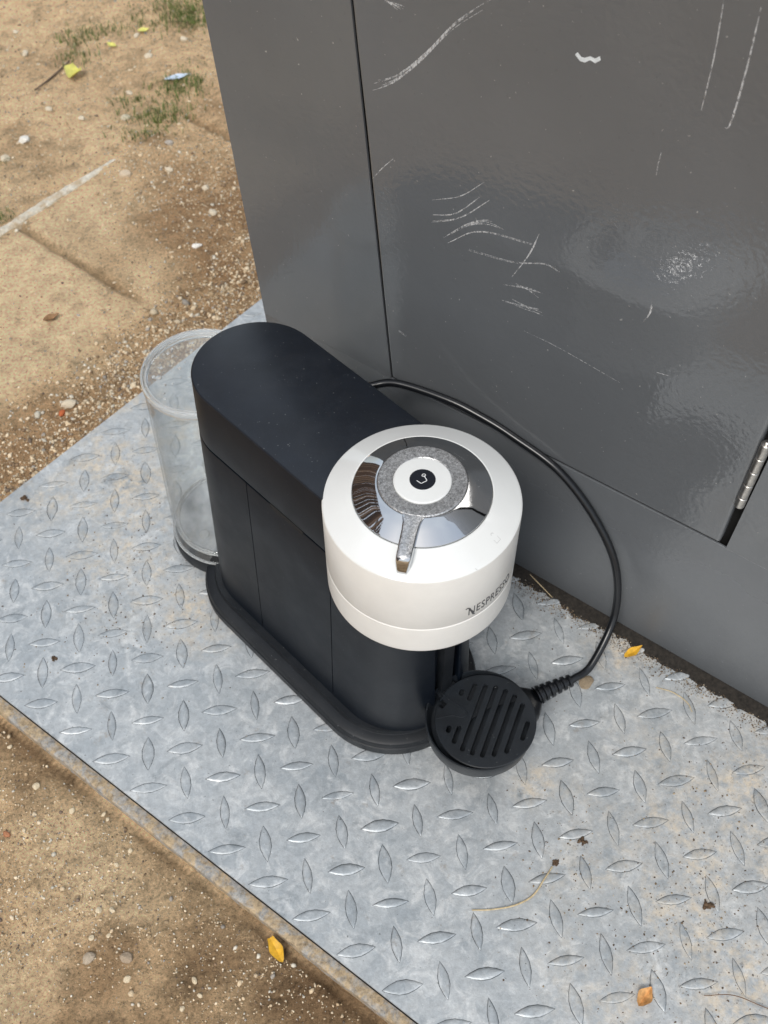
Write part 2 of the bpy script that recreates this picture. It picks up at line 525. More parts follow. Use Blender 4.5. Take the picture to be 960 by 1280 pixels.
# ------------------------------------------------------------------ ground
def ground_height(x, y):
    h_ = -1.25 + (fbm(x, y, 0.05, 3, 3) - 0.5) * 0.9 + (fbm(x, y, 0.45, 5, 4) - 0.5) * 0.75 + (fbm(x, y, 1.9, 9, 3) - 0.5) * 0.42
    return h_
def slab_coord(x, y):
    # s along the kerb edge direction, t across it (positive away from the plate)
    ax, ay = -18.33, 100.17
    dx, dy = 0.7441, 0.6681
    s = (x - ax) * dx + (y - ay) * dy
    t = -(x - ax) * dy + (y - ay) * dx
    return s, t
def spaced(lo, hi, step, far):
    c = list(np.arange(lo, hi + step * 0.5, step))
    g_ = step
    a_, b_ = c[0], c[-1]
    left, right = [], []
    while a_ > -far:
        g_ *= 1.35; a_ -= g_; left.append(a_)
    g_ = step
    while b_ < far:
        g_ *= 1.35; b_ += g_; right.append(b_)
    return np.array(left[::-1] + c + right)
gx = spaced(-48, 52, 0.42, 20000)
gy = spaced(-36, 175, 0.42, 20000)
GX, GY = np.meshgrid(gx, gy)
GZ = ground_height(GX, GY)
s_, t_ = slab_coord(GX, GY)
# beside the plate's far left edge the gravel is rougher, the slab area is smooth
dl = (GX - PC.x) * (-PLd.y) + (GY - PC.y) * PLd.x       # distance outside the far-left plate edge
df = -((GX - PF0.x) * PFn.x + (GY - PF0.y) * PFn.y)     # distance outside the front edge
smoothm = np.clip((0 - t_) / 3, 0, 1) * np.clip((2 - s_ + 6 * (fbm(GX, GY, 0.08, 21) - .5)) / 10, 0, 1) * np.clip((dl - 9 + 10 * (fbm(GX, GY, 0.1, 22) - .5)) / 6, 0, 1)
rough_b = np.clip(1 - dl / 14, 0, 1) * (dl > -2)
GZ = GZ + (fbm(GX, GY, 1.3, 31, 3) - 0.5) * 1.0 * rough_b
GZ = GZ * (1 - smoothm * 0.75) + (-0.75) * smoothm * 0.75
slabm = np.clip(-t_ / .5, 0, 1) * np.clip((t_ + 27 + 7 * (fbm(GX, GY, .12, 23) - .5)) / 3, 0, 1) * (dl > 2.5) * (df < 0) * np.clip((30 - s_) / 3, 0, 1)
joint = np.zeros_like(GX)
for s0 in (-49.0, -16.5, 16.0):
    joint = np.maximum(joint, np.exp(-((s_ - s0 + .5 * (fbm(GX, GY, .4, 24) - .5)) / 0.55) ** 2) * slabm * np.clip(.4 + 1.1 * fbm(GX, GY, .15, 25), 0, 1))
GZ = GZ * (1 - slabm * .7) + (-.72 + .35 * (fbm(GX, GY, .5, 26, 4) - .5)) * slabm * .7 - joint * .75
GZ = np.where((t_ > 0) & (s_ < 30), GZ - 0.8 * np.clip(t_ / .8, 0, 1) * np.clip((30 - s_) / 10, 0, 1), GZ)
under = (dl < 0.6) & (df < 2.2)                         # keep soil below the plate and its frame
GZ = np.where(under, np.minimum(GZ, -1.75), GZ)
GZ = np.where((dl >= 0.0) & (dl < 2.5) & (df < 0), np.maximum(GZ, -1.1 + 0.5 * fbm(GX, GY, 0.8, 4)) , GZ)
GZ = np.where((df > 2.2) & (df < 9), GZ - 0.25 + 0.1 * np.clip(df / 9, 0, 1), GZ)
far = np.clip((np.hypot(GX, GY) - 300) / 600, 0, 1)
GZ = GZ * (1 - far) - 1.25 * far
# albedo of the soil
def lerp3(a_, b_, f): return a_ + (b_ - a_) * f[..., None]
c_sand = np.array([0.84, 0.665, 0.455]); c_dark = np.array([0.34, 0.235, 0.145]); c_pale = np.array([0.90, 0.745, 0.53]); c_brown = np.array([0.70, 0.535, 0.36])
f1 = np.clip((fbm(GX, GY, 0.045, 41, 4) - 0.38) * 3.5, 0, 1)
colr = lerp3(np.broadcast_to(c_brown, GX.shape + (3,)), c_sand, f1)
f2 = np.clip((fbm(GX, GY, 0.16, 43, 4) - 0.55) * 6, 0, 1) * 0.7
colr = lerp3(colr, c_dark, f2)
colr = lerp3(colr, c_pale, smoothm * 0.85)
band = np.exp(-((dl - 3.5 - 4 * (fbm(GX, GY, 0.15, 61) - .5)) / 3.2) ** 2) * (df < 0) * 0.35
colr = lerp3(colr, c_brown * 0.8, band)
# damp darker soil along the plate frame and towards the right front corner
fr = np.clip(1 - (df - 1.8) / (3.5 + 6 * fbm(GX, GY, 0.12, 51)), 0, 1) * (df > 1.5)
colr = lerp3(colr, c_dark * 0.62, fr * 0.8)
al = (GX - PF0.x) * PFd.x + (GY - PF0.y) * PFd.y
rc = np.clip((al - 20) / 22, 0, 1) * (df > 0) * 0.85
colr = lerp3(colr, np.array([0.33, 0.24, 0.155]), rc * np.clip(fbm(GX, GY, 0.2, 52) * 1.6, 0, 1))
# darker reddish gravel strip between slab and plate, and up towards the cabinet side
c_red = np.array([0.36, 0.235, 0.14])
gs = np.clip(1 - (dl - 5 - 7 * fbm(GX, GY, 0.09, 63)) / 6, 0, 1) * (df < 0)
gs = np.maximum(gs, np.clip((GX + 19 - 5 * fbm(GX, GY, 0.1, 64)) / 7, 0, 1) * np.clip((106 - GY) / 8, 0, 1) * (df < 0))
colr = lerp3(colr, c_red, gs * (0.35 + 0.55 * fbm(GX, GY, 0.35, 65)) * (1 - 0.8 * smoothm))
cb = np.exp(-(((GX + 19.5) + (GY - 80) * 0.45) / 2.3) ** 2) * np.exp(-((GY - 78) / 8) ** 2)
colr = lerp3(colr, c_dark, cb * 0.7)
def patch(cx, cy, r_, c_, amt, sd_):
    global colr
    d_ = np.hypot(GX - cx, GY - cy) / r_ + 1.1 * (fbm(GX, GY, 1.6 / r_, sd_, 4) - .5)
    colr = lerp3(colr, c_, np.clip(1.25 - d_, 0, 1) * amt)
for q in ((-18, -4, 7, c_pale, .8, 81), (-27, -12, 5, c_pale, .8, 82), (-22, 2, 4, c_pale, .5, 80), (-8, -7, 4, c_pale, .35, 83), (-24, 10.5, 4, c_dark * .8, .7, 84), (-17, -10, 3.5, c_dark, .7, 85),
          (-1, -17, 6, c_dark * .7, .8, 86), (-10, -12, 4, c_dark * .8, .7, 87), (-27, 76, 10, c_pale, .7, 88), (-22, 63, 7, c_pale, .6, 89), (-32, 60, 7, c_pale, .6, 96),
          (-9, 86, 9, c_red, .7, 90), (-4, 76, 7, c_red, .7, 91), (-28, 132, 8, c_red, .4, 92), (-14, 122, 9, c_red, .35, 93), (-33, 98, 6, c_pale, .5, 94), (-20, 108, 6, c_pale, .4, 95)):
    patch(*q)
colr = lerp3(colr, c_dark * .75, np.clip(joint * .9, 0, .6))
lip = np.exp(-((t_ - .25) / .5) ** 2) * np.clip((s_ + 6) / 5, 0, 1) * np.clip((30 - s_) / 4, 0, 1)
colr = lerp3(colr, c_dark * .8, lip * .55)
# lighter ground beyond the kerb
bk = np.clip(t_ / 4, 0, 1) * 0.35
colr = lerp3(colr, c_pale, bk * np.clip(fbm(GX, GY, 0.07, 71) * 1.5, 0, 1))
ny, nx = GX.shape
idx = np.arange(nx * ny).reshape(ny, nx)
fq = np.stack([idx[:-1, :-1], idx[:-1, 1:], idx[1:, 1:], idx[1:, :-1]], -1).reshape(-1, 4)
me = bpy.data.meshes.new('ground')
me.vertices.add(nx * ny)
me.vertices.foreach_set('co', (np.stack([GX, GY, GZ], -1).reshape(-1) * U).astype(np.float32))
me.loops.add(fq.size); me.loops.foreach_set('vertex_index', fq.reshape(-1).astype(np.int32))
me.polygons.add(len(fq)); me.polygons.foreach_set('loop_start', (np.arange(len(fq)) * 4).astype(np.int32))
me.update(calc_edges=True)
me.polygons.foreach_set('use_smooth', [True] * len(fq))
at = me.color_attributes.new('soil', 'FLOAT_COLOR', 'POINT')
at.data.foreach_set('color', np.concatenate([colr.reshape(-1, 3), np.ones((nx * ny, 1))], 1).reshape(-1).astype(np.float32))
me.materials.append(M['ground'])
ground = bpy.data.objects.new('ground', me); COL.objects.link(ground)
ground['kind'] = 'structure'
from bisect import bisect
def gz(x, y):
    i = min(max(bisect(gx, x) - 1, 0), nx - 2); j = min(max(bisect(gy, y) - 1, 0), ny - 2)
    u = (x - gx[i]) / (gx[i + 1] - gx[i]); v = (y - gy[j]) / (gy[j + 1] - gy[j])
    return float(GZ[j, i] * (1 - u) * (1 - v) + GZ[j, i + 1] * u * (1 - v) + GZ[j + 1, i] * (1 - u) * v + GZ[j + 1, i + 1] * u * v)

# stones ------------------------------------------------------------
bmi = bmesh.new(); bmesh.ops.create_icosphere(bmi, subdivisions=1, radius=1.0)
ICO_V = np.array([v.co[:] for v in bmi.verts]); ICO_F = np.array([[v.index for v in f.verts] for f in bmi.faces]); bmi.free()
bmi = bmesh.new(); bmesh.ops.create_icosphere(bmi, subdivisions=2, radius=1.0)
ICO2_V = np.array([v.co[:] for v in bmi.verts]); ICO2_F = np.array([[v.index for v in f.verts] for f in bmi.faces]); bmi.free()
def rot_rand(r):
    q = r.normal(size=4); q /= np.linalg.norm(q); a_, b_, c_, d_ = q
    return np.array([[1 - 2 * (c_ * c_ + d_ * d_), 2 * (b_ * c_ - a_ * d_), 2 * (b_ * d_ + a_ * c_)],
                     [2 * (b_ * c_ + a_ * d_), 1 - 2 * (b_ * b_ + d_ * d_), 2 * (c_ * d_ - a_ * b_)],
                     [2 * (b_ * d_ - a_ * c_), 2 * (c_ * d_ + a_ * b_), 1 - 2 * (b_ * b_ + c_ * c_)]])
STONE_COLS = np.array([[0.70, 0.58, 0.41], [0.60, 0.47, 0.31], [0.45, 0.33, 0.20], [0.26, 0.18, 0.11], [0.66, 0.61, 0.50], [0.38, 0.34, 0.29], [0.20, 0.15, 0.11]])
def scatter(name, pts, sizes, probs, label, seed=1, sink=0.2, cols=STONE_COLS):
    r = np.random.default_rng(seed)
    V, F, Cc = [], [], []
    n = len(ICO_V)
    for k, ((x, y, z), s) in enumerate(zip(pts, sizes)):
        v = ICO_V * (1 + r.uniform(-0.28, 0.28, (n, 1)))
        v = (v * np.array([1, r.uniform(0.6, 1), r.uniform(0.45, 0.8)])) @ rot_rand(r).T
        v[:, 2] *= 0.8
        V.append(v * s + np.array([x, y, z + s * sink]))
        F.append(ICO_F + k * n)
        c = cols[r.choice(len(cols), p=probs)] * r.uniform(0.75, 1.2)
        Cc.append(np.tile(np.append(c, 1), (n, 1)))
    V = np.concatenate(V) * U; F = np.concatenate(F); Cc = np.concatenate(Cc)
    me = bpy.data.meshes.new(name)
    me.vertices.add(len(V)); me.vertices.foreach_set('co', V.reshape(-1).astype(np.float32))
    me.loops.add(F.size); me.loops.foreach_set('vertex_index', F.reshape(-1).astype(np.int32))
    me.polygons.add(len(F)); me.polygons.foreach_set('loop_start', (np.arange(len(F)) * 3).astype(np.int32))
    me.update(calc_edges=True)
    a_ = me.color_attributes.new('tone', 'FLOAT_COLOR', 'POINT'); a_.data.foreach_set('color', Cc.reshape(-1).astype(np.float32))
    me.materials.append(M['stone'])
    o = bpy.data.objects.new(name, me); COL.objects.link(o)
    tag(o, label, 'gravel', kind='stuff')
    return o
def outside(x, y):
    dl_ = (x - PC.x) * (-PLd.y) + (y - PC.y) * PLd.x
    df_ = -((x - PF0.x) * PFn.x + (y - PF0.y) * PFn.y)
    return dl_, df_
pts, szs = [], []
r = np.random.default_rng(11)
while len(pts) < 24000:
    x, y = r.uniform(-46, 22), r.uniform(8, 172)
    dl_, df_ = outside(x, y)
    if dl_ < 0.25 or df_ > 1: continue
    sm = smoothm[min(bisect(gy, y), ny - 1), min(bisect(gx, x), nx - 1)]
    dens = 0.25 + 1.1 * math.exp(-(dl_ / 9) ** 2) + (0.5 if x > -18 and y < 105 else 0)
    dens *= (1 - 0.75 * sm)
    if r.random() > dens / 1.5: continue
    s = 0.07 + 0.16 * r.random() ** 2
    if dl_ < 12 and r.random() < 0.30: s *= 1.7
    if r.random() < 0.04: s *= 1.8
    pts.append((x, y, gz(x, y))); szs.append(s)
scatter('gravel', pts, szs, [.26, .26, .18, .10, .09, .07, .04], 'loose sandy gravel along the far edge of the metal plate', 2)
pts, szs = [], []
while len(pts) < 13000:
    x, y = r.uniform(-44, 14), r.uniform(-34, 16)
    dl_, df_ = outside(x, y)
    if df_ < 2.1: continue
    c_ = fbm(np.array([x]), np.array([y]), 0.14, 77)[0]
    if r.random() > 0.15 + 1.3 * max(0, c_ - 0.3): continue
    s = 0.05 + 0.11 * r.random() ** 2
    if r.random() < 0.05: s *= 1.9
    pts.append((x, y, gz(x, y))); szs.append(s)
scatter('fine_gravel', pts, szs, [.26, .22, .18, .10, .14, .06, .04], 'fine gravel bits in the dirt before the front edge of the plate', 3)

# named stones (individuals) ---------------------------------------
def stone_obj(name, x, y, z, size, col, label, cat='stone', group=None, seed=0, flat=0.6, sink=0.35):
    r = np.random.default_rng(seed)
    v = ICO2_V.copy()
    d1 = r.normal(size=(5, 3)); d1 /= np.linalg.norm(d1, axis=1)[:, None]
    for d_ in d1:                                   # chip flat facets off
        k_ = v @ d_; lim = r.uniform(0.55, 0.85)
        v -= np.outer(np.clip(k_ - lim, 0, None), d_)
    v = v * np.array([1, r.uniform(0.65, 0.95), flat])
    t = r.uniform(0, 6.28); Rz = np.array([[math.cos(t), -math.sin(t), 0], [math.sin(t), math.cos(t), 0], [0, 0, 1]])
    v = v @ Rz.T * size
    v[:, 2] += size * sink * flat
    me = bpy.data.meshes.new(name)
    me.from_pydata([tuple(q * U) for q in v], [], [tuple(f) for f in ICO2_F])
    a_ = me.color_attributes.new('tone', 'FLOAT_COLOR', 'POINT')
    a_.data.foreach_set('color', np.tile(np.array([*col, 1.0]), (len(v), 1)).reshape(-1).astype(np.float32))
    me.materials.append(M['stone'])
    o = bpy.data.objects.new(name, me); COL.objects.link(o)
    o.location = Vector((x, y, z)) * U
    return tag(o, label, cat, group)
stone_obj('pebble', -30.46, 109.9, gz(-30.46, 109.9), 1.05, (.80, .77, .70), 'white pebble on the bare dirt at the far left edge', seed=1)
stone_obj('pebble', -5.76, 79.6, gz(-5.76, 79.6), 0.75, (.82, .79, .72), 'flat white stone chip in gravel close to the grey cabinet side', seed=2, flat=.4)
stone_obj('pebble', -8.79, 103.6, gz(-8.79, 103.6), 0.80, (.42, .38, .33), 'round grey pebble just past the buried kerb end', seed=3)
stone_obj('pebble', -15.2, 97.0, gz(-15.2, 97.0), 0.95, (.62, .50, .36), 'tan pebble just inside the end of the pale kerb', seed=4)
stone_obj('pebble', -4.7, 54.3, gz(-4.7, 54.3), .7, (.55, .44, .3), 'tan stone at the plate edge beside the clear tank', seed=5)
stone_obj('stone_chip', -22.0, 53.2, gz(-22, 53.2), 1.0, (.62, .53, .40), 'cream stone chip touching a small orange chip in the gravel', seed=6)
stone_obj('stone_chip', -22.9, 52.2, gz(-22.9, 52.2), .55, (.48, .13, .05), 'small orange red chip in the gravel by the cream stone', seed=7)
stone_obj('stone', 28.26, 7.44, 0.02, .85, (.28, .22, .15), 'brown stone on the plate just below the end of the cord', seed=8, flat=.42)
pebs = [(-23.95, 5.74, .75), (-26.6, 10.17, .5), (-20.6, 2.89, .62), (-17.79, 2.15, .5), (-17.43, 1.64, .42), (-15.38, -1.64, .5), (-16.64, -2.67, .5),
        (-18.14, -6.41, .62), (-16.98, -6.59, .62), (-18.65, -8.74, .5), (-17.25, -8.76, .45), (-15.66, -12.56, .6), (-24.83, 1.68, .42), (-22.63, -0.29, .35),
        (-10.24, -13.46, .6), (-9.84, -14.71, .5), (-11.23, -15.54, .45)]
for i, (x, y, s) in enumerate(pebs):
    stone_obj('pebble', x, y, gz(x, y), s * 0.58, (.66, .55, .38), 'small cream pebble lying loose in the dirt before the front edge of the plate',
              group='cream pebbles in the dirt before the plate', seed=20 + i)
stone_obj('pebble', -26.38, 1.62, gz(-26.4, 1.6), .42, (.42, .19, .10), 'reddish brown pebble in the dirt at the lower left edge', seed=50)
stone_obj('stone', -18.83, -10.35, gz(-18.8, -10.35), .62, (.44, .36, .27), 'blocky grey brown stone in dark dirt at lower left, left of its darker neighbour', seed=51)
stone_obj('stone', -15.78, -10.76, gz(-15.8, -10.8), .64, (.36, .28, .20), 'longish brown stone in dark dirt at lower left, right of the blocky one', seed=52)
farp = [(-33.4, 141.4), (-31.6, 134.8), (-11.5, 129.4), (-13.3, 135.4), (-14.8, 120.0), (-15.3, 112.9), (-5.6, 133.0), (-27.0, 117.3), (-22.0, 114.1), (-32.9, 105.7), (-3.3, 86.4), (-9.0, 97.2), (-4.0, 92.0)]
for i, (x, y) in enumerate(farp):
    stone_obj('pebble', x, y, gz(x, y), 0.62 + 0.25 * ((i * 7) % 4) / 4, (.66, .57, .43), 'pale pebble lying on the sandy ground beyond the kerb',
              group='pale pebbles on the sandy ground beyond the plate', seed=70 + i)

# pale concrete kerb edge, mostly buried in sand ---------------------
def kerb():
    ax, ay = -18.33, 100.17; dx, dy = 0.7441, 0.6681
    vs, fs = [], []
    n = 90
    rows = [(-0.0, -1.9), (0.0, -.55), (-0.2, -0.40), (-0.75, -0.42), (-1.15, -0.62), (-1.6, -1.4)]
    for i in range(n + 1):
        s = -75 + 77 * i / n
        for (t, z) in rows:
            j = (mnoise.noise(Vector((s * 0.5, t * 1.3, 3))) * 0.25 + mnoise.noise(Vector((s * 2.1, t * 2, 7))) * 0.12)
            sink = 0.5 * max(0, (s + 4) / 6)
            dip = 0.55 * max(0, mnoise.noise(Vector((s * 0.13, 4, 1))))
            x = ax + dx * s - dy * (t + j); y = ay + dy * s + dx * (t + j)
            vs.append((x, y, z + j * 0.25 - sink - dip))
    m = len(rows)
    for i in range(n):
        for k in range(m - 1):
            fs.append((i * m + k, i * m + k + 1, (i + 1) * m + k + 1, (i + 1) * m + k))
    o = link('kerb_edge', vs, fs, M['slab'])
    tag(o, kind='structure')
kerb()

# ------------------------------------------------------------------ tread plate
plate = empty('tread_plate', (0, 0, 0))
tag(plate, 'galvanised steel tread plate under the black and white coffee machine', 'metal plate')
q0 = PC; q1 = PC + PFd * 150; q2 = q1 + PFn * 150; q3 = PC + PLd * 150
bm = bmesh.new()
rim = [q0, q1, q2, q3]
top = [bm.verts.new((p.x * U, p.y * U, 0)) for p in rim]
cen = sum(rim, Vector()) / 4
prev = top
bm.faces.new(top)
for dz, ins in ((-0.05, -0.05), (-0.45, -0.05)):
    ring = []
    for p in rim:
        d_ = (p - cen).normalized() * (-ins)
        ring.append(bm.verts.new(((p.x + d_.x) * U, (p.y + d_.y) * U, dz * U)))
    for i in range(4):
        bm.faces.new((prev[i], ring[i], ring[(i + 1) % 4], prev[(i + 1) % 4]))
    prev = ring
bm.faces.new(prev[::-1])
bmesh.ops.recalc_face_normals(bm, faces=bm.faces)
me = bpy.data.meshes.new('plate_sheet'); bm.to_mesh(me); bm.free(); me.materials.append(M['zinc'])
o = bpy.data.objects.new('plate_sheet', me); COL.objects.link(o); o.parent = plate
# dark cut edge along the front
def strip(p0, p1, prof, mat, name, parent=None, seg=200, wob=0.05):
    """profile in (outward distance, z) swept along p0-p1"""
    d_ = (p1 - p0).normalized(); out = Vector((d_.y, -d_.x, 0)); L = (p1 - p0).length
    vs, fs = [], []; m = len(prof)
    for i in range(seg + 1):
        p = p0 + d_ * (L * i / seg)
        for k, (u, z) in enumerate(prof):
            w_ = mnoise.noise(Vector((p.x * .7, p.y * .7, k * 3.1))) * wob + mnoise.noise(Vector((p.x * 2.7, p.y * 2.7, k * 3.1))) * wob * .6
            q = p + out * (u + w_)
            vs.append((q.x, q.y, z + w_ * 0.6))
    for i in range(seg):
        for k in range(m - 1):
            fs.append((i * m + k, (i + 1) * m + k, (i + 1) * m + k + 1, i * m + k + 1))
    return link(name, vs, fs, mat, parent)
strip(q0 - PFd * 0.1, q1, [(0.055, -0.06), (0.10, -0.12), (0.10, -0.42), (0.0, -0.5)], M['gap'], 'cut_edge', plate, 200, 0.01)
strip(q0 + PFd * 0.3, q1, [(-0.6, -0.62), (0.3, -0.60), (0.7, -0.56), (1.0, -0.58), (1.15, -0.70), (1.2, -1.1), (1.18, -2.4)], M['frame'], 'frame_rail', plate, 500, 0.06)
strip(q3, q0, [(-0.5, -0.50), (-0.3, -0.55), (-0.3, -2.2)], M['frame'], 'frame_rail', plate, 200, 0.05)

# raised lugs: checkerboard of lens shapes, 3.37 cm apart
def lug_mesh(L=1.58, W=0.47, Hh=0.13):
    n = 14
    rings = [(1.08, 1.30, -0.012), (1.0, 1.0, 0.020), (0.955, 0.84, 0.066), (0.87, 0.60, 0.085), (0.5, 0.2, 0.092)]
    vs, fs, mi = [], [], []
    def lens(sl, sw, z):
        pts_ = []
        for i in range(n):
            t = 2 * math.pi * i / n
            c = math.cos(t); s = math.sin(t)
            wy = (1 - abs(c) ** 1.75) if abs(c) < 1 else 0
            pts_.append((L * sl * c, math.copysign(W * sw * wy, s) if abs(s) > 1e-6 else 0, z))
        return pts_
    for r_ in rings: vs += lens(*r_)
    for k in range(len(rings) - 1):
        for i in range(n):
            fs.append((k * n + i, k * n + (i + 1) % n, (k + 1) * n + (i + 1) % n, (k + 1) * n + i)); mi.append(1 if k == 0 else 0)
    fs.append(tuple((len(rings) - 1) * n + i for i in range(n))); mi.append(0)
    me = bpy.data.meshes.new('raised_lug')
    me.from_pydata([tuple(c * U for c in v) for v in vs], [], fs)
    me.materials.append(M['zworn']); me.materials.append(M['zedge'])
    me.polygons.foreach_set('material_index', mi)
    me.polygons.foreach_set('use_smooth', [True] * len(fs))
    return me
lugs = [lug_mesh(), lug_mesh(1.50, .42, .12), lug_mesh(1.64, .51, .13)]
A2 = Vector((3.37, 0.0, 0)); B2 = Vector((0.033, 3.376, 0))
spots = []
for i in range(-26, 34):
    for j in range(-16, 34):
        p = A2 * i + B2 * j
        fe = (p - PF0).dot(PFn); le = -((p.x - PC.x) * (-PLd.y) + (p.y - PC.y) * PLd.x)
        if fe < 0.55 or le < 0.6: continue
        if (p - CO).dot(CN) < -16: continue
        spots.append((p, (i + j) % 2 == 0, fe, le))
Minv = cam.matrix_world.inverted()
def vis(p):
    q = Minv @ (p * U)
    if q.z >= 0: return None
    u = 480 + 1352.5 * q.x / -q.z; v = 640 - 1352.5 * q.y / -q.z
    return u, v, -q.z
inview, rest = [], []
for s in spots:
    u, v, dz_ = vis(s[0])
    hid = (s[0] - CO).dot(CN) < 0.3
    (inview if (-20 < u < 980 and -20 < v < 1300 and not hid) else rest).append((dz_, s))
inview.sort(key=lambda t: t[0])
def place(s, k):
    p, vert, fe, le = s
    ang = math.radians(90 + 1.0) if vert else math.radians(0)
    rr_ = random.Random(k * 31 + 5)
    return p, ang + math.radians(rr_.uniform(-2.5, 2.5)), rr_
for k, (dz_, s) in enumerate(inview[:300]):
    p, ang, rr_ = place(s, k)
    o = bpy.data.objects.new('raised_lug', lugs[k % 3]); COL.objects.link(o); o.parent = plate
    sc_ = 1.0
    if s[2] < 1.1 or s[3] < 1.1: sc_ = 0.7                # lugs cut short at the sheared edges
    o.location = Vector((p.x, p.y, -0.003)) * U; o.rotation_euler.z = ang
    o.scale = (sc_ * rr_.uniform(.96, 1.03), sc_ * rr_.uniform(.86, 1.08), rr_.uniform(.55, 1.1))
vs_, fs_ = [], []
for k, (dz_, s) in enumerate(inview[300:] + rest):
    p, ang, rr_ = place(s, k + 5000)
    sc_ = 0.7 if (s[2] < 1.1 or s[3] < 1.1) else 1.0
    o_ = len(vs_); c, sn = math.cos(ang) * sc_, math.sin(ang) * sc_
    for v in lugs[0].vertices:
        x, y, z = v.co / U
        vs_.append((p.x + x * c - y * sn, p.y + x * sn + y * c, z - 0.003))
    fs_ += [tuple(i + o_ for i in q.vertices) for q in lugs[0].polygons]
tag(link('raised_lug_field', vs_, fs_, M['zinc'], plate), kind='stuff')

# ------------------------------------------------------------------ cabinet
CAB0 = cp(0, 0)
cab = empty('utility_cabinet', (CAB0[0], CAB0[1], 0))
tag(cab, 'tall grey painted steel cabinet with scratched hinged door behind the coffee machine', 'cabinet')
base_c = (CAB0[0], CAB0[1], 0)
def cab_quad_solid(name, pts2, off0, off1, mat, bev=0.12, parent=cab, base=base_c):
    """solid panel with outline pts2 in (s, z), from off0 (back) to off1 (front face)"""
    bm = bmesh.new()
    fr_ = [bm.verts.new(Vector(cp(s, z, off1)) * U) for s, z in pts2]
    bk_ = [bm.verts.new(Vector(cp(s, z, off0)) * U) for s, z in pts2]
    bm.faces.new(fr_); bm.faces.new(bk_[::-1])
    n = len(pts2)
    for i in range(n): bm.faces.new((fr_[i], bk_[i], bk_[(i + 1) % n], fr_[(i + 1) % n]))
    bmesh.ops.recalc_face_normals(bm, faces=bm.faces)
    if bev:
        bmesh.ops.bevel(bm, geom=[e_ for e_ in bm.edges if all(v in fr_ for v in e_.verts)], offset=bev * U, segments=3, profile=0.5, affect='EDGES')
    for f in bm.faces: f.smooth = True
    for e_ in bm.edges:
        if len(e_.link_faces) == 2 and e_.calc_face_angle(0) > 0.7: e_.smooth = False
    me = bpy.data.meshes.new(name); bm.to_mesh(me); bm.free(); me.materials.append(mat)
    o = bpy.data.objects.new(name, me); COL.objects.link(o)
    adopt(o, parent, base)
    return o
def bow(s, z):
    """the thin door skin is bowed inwards a little in its upper middle"""
    if z < 19.6: return 0.0
    X = max(0.0, 1 - abs(s / 18.0) ** 5)
    q = (z - 60) / 23.0
    Z = max(0.0, 1 - q * q) if q > -0.9 else 0.19 * max(0.0, (z - 20.0) / 19.3) ** 1.6
    if q > 0: Z = max(0.0, 1 - (q / 2.2) ** 2)
    return -0.9 * X * Z
def sL(z): return -31.43 - (z - 16.93) * 0.0639           # left edge of the cabinet, leaning a little
def sD(z): return -15.50 - (z - 18.5) * 0.0822            # left edge of the door
ZT = 150
g_ = 0.22
zb0, zb1 = 18.50, 19.12                                   # door bottom at its left and right corner
# front frame around the door opening (one folded sheet: four joined members)
cab_quad_solid('front_frame', [(sL(0.35), 0.35), (60, 0.35), (60, 18.6), (18.80, 18.76), (18.22, 18.80), (sD(18) - g_ , zb0 - 0.32), (sL(18), 18.0)], -0.2, 0.0, M['paint'], 0.07)
cab_quad_solid('front_frame', [(sL(18.0), 18.012), (sD(18) - g_, zb0 - 0.308), (sD(ZT) - g_, ZT), (sL(ZT), ZT)], -0.2, -0.004, M['paint'], 0.0)
cab_quad_solid('front_frame', [(18.80, 18.772), (60, 18.612), (60, ZT), (23.6, ZT)], -0.2, -0.004, M['paint'], 0.0)
def door_edges(z):
    return sD(max(z, zb0)), (18.12 if z < zb1 + .2 else 18.15 + (z - 19) * 0.012)
def make_door():
    us = [0, .004, .008] + list(np.linspace(.014, .986, 60)) + [.992, .996, 1]
    zz = [0, .05, .1, .2] + list(np.linspace(.4, 70, 130)) + list(np.linspace(72, ZT - 2 - zb0 - .6, 20))
    vs, fs = [], []; n = len(us); m = len(zz)
    for j, dz in enumerate(zz):
        for i, u in enumerate(us):
            zb = zb0 + (zb1 - zb0) * u; z = zb + dz
            s0, s1 = door_edges(z); s = s0 + (s1 - s0) * u
            e_ = min((s - s0), (s1 - s), dz)                     # rounded edge
            rnd = -0.16 * (1 - min(1, e_ / .16)) ** 2
            if i == 0 and j == 0: s += .3; z += .12
            if i <= 3 and j == 0: z += .10 * (3 - i) / 3
            vs.append(cp(s, z, 0.10 + rnd + bow(s, z)))
    for j in range(m - 1):
        for i in range(n - 1): fs.append((j * n + i, j * n + i + 1, (j + 1) * n + i + 1, (j + 1) * n + i))
    # folded returns behind the face
    loop = [j * n for j in range(m)][::-1] + list(range(1, n)) + [j * n + n - 1 for j in range(1, m)] + [(m - 1) * n + i for i in range(n - 2, 0, -1)]
    k0 = len(vs)
    for q in loop:
        x, y, z = vs[q]; vs.append((x - CN.x * .9, y - CN.y * .9, z))
    L = len(loop)
    for i in range(L): fs.append((loop[i], loop[(i + 1) % L], k0 + (i + 1) % L, k0 + i))
    o = link('door', vs, fs, M['paint'], auto=1.1)
    return adopt(o, cab, base_c)
door = make_door()
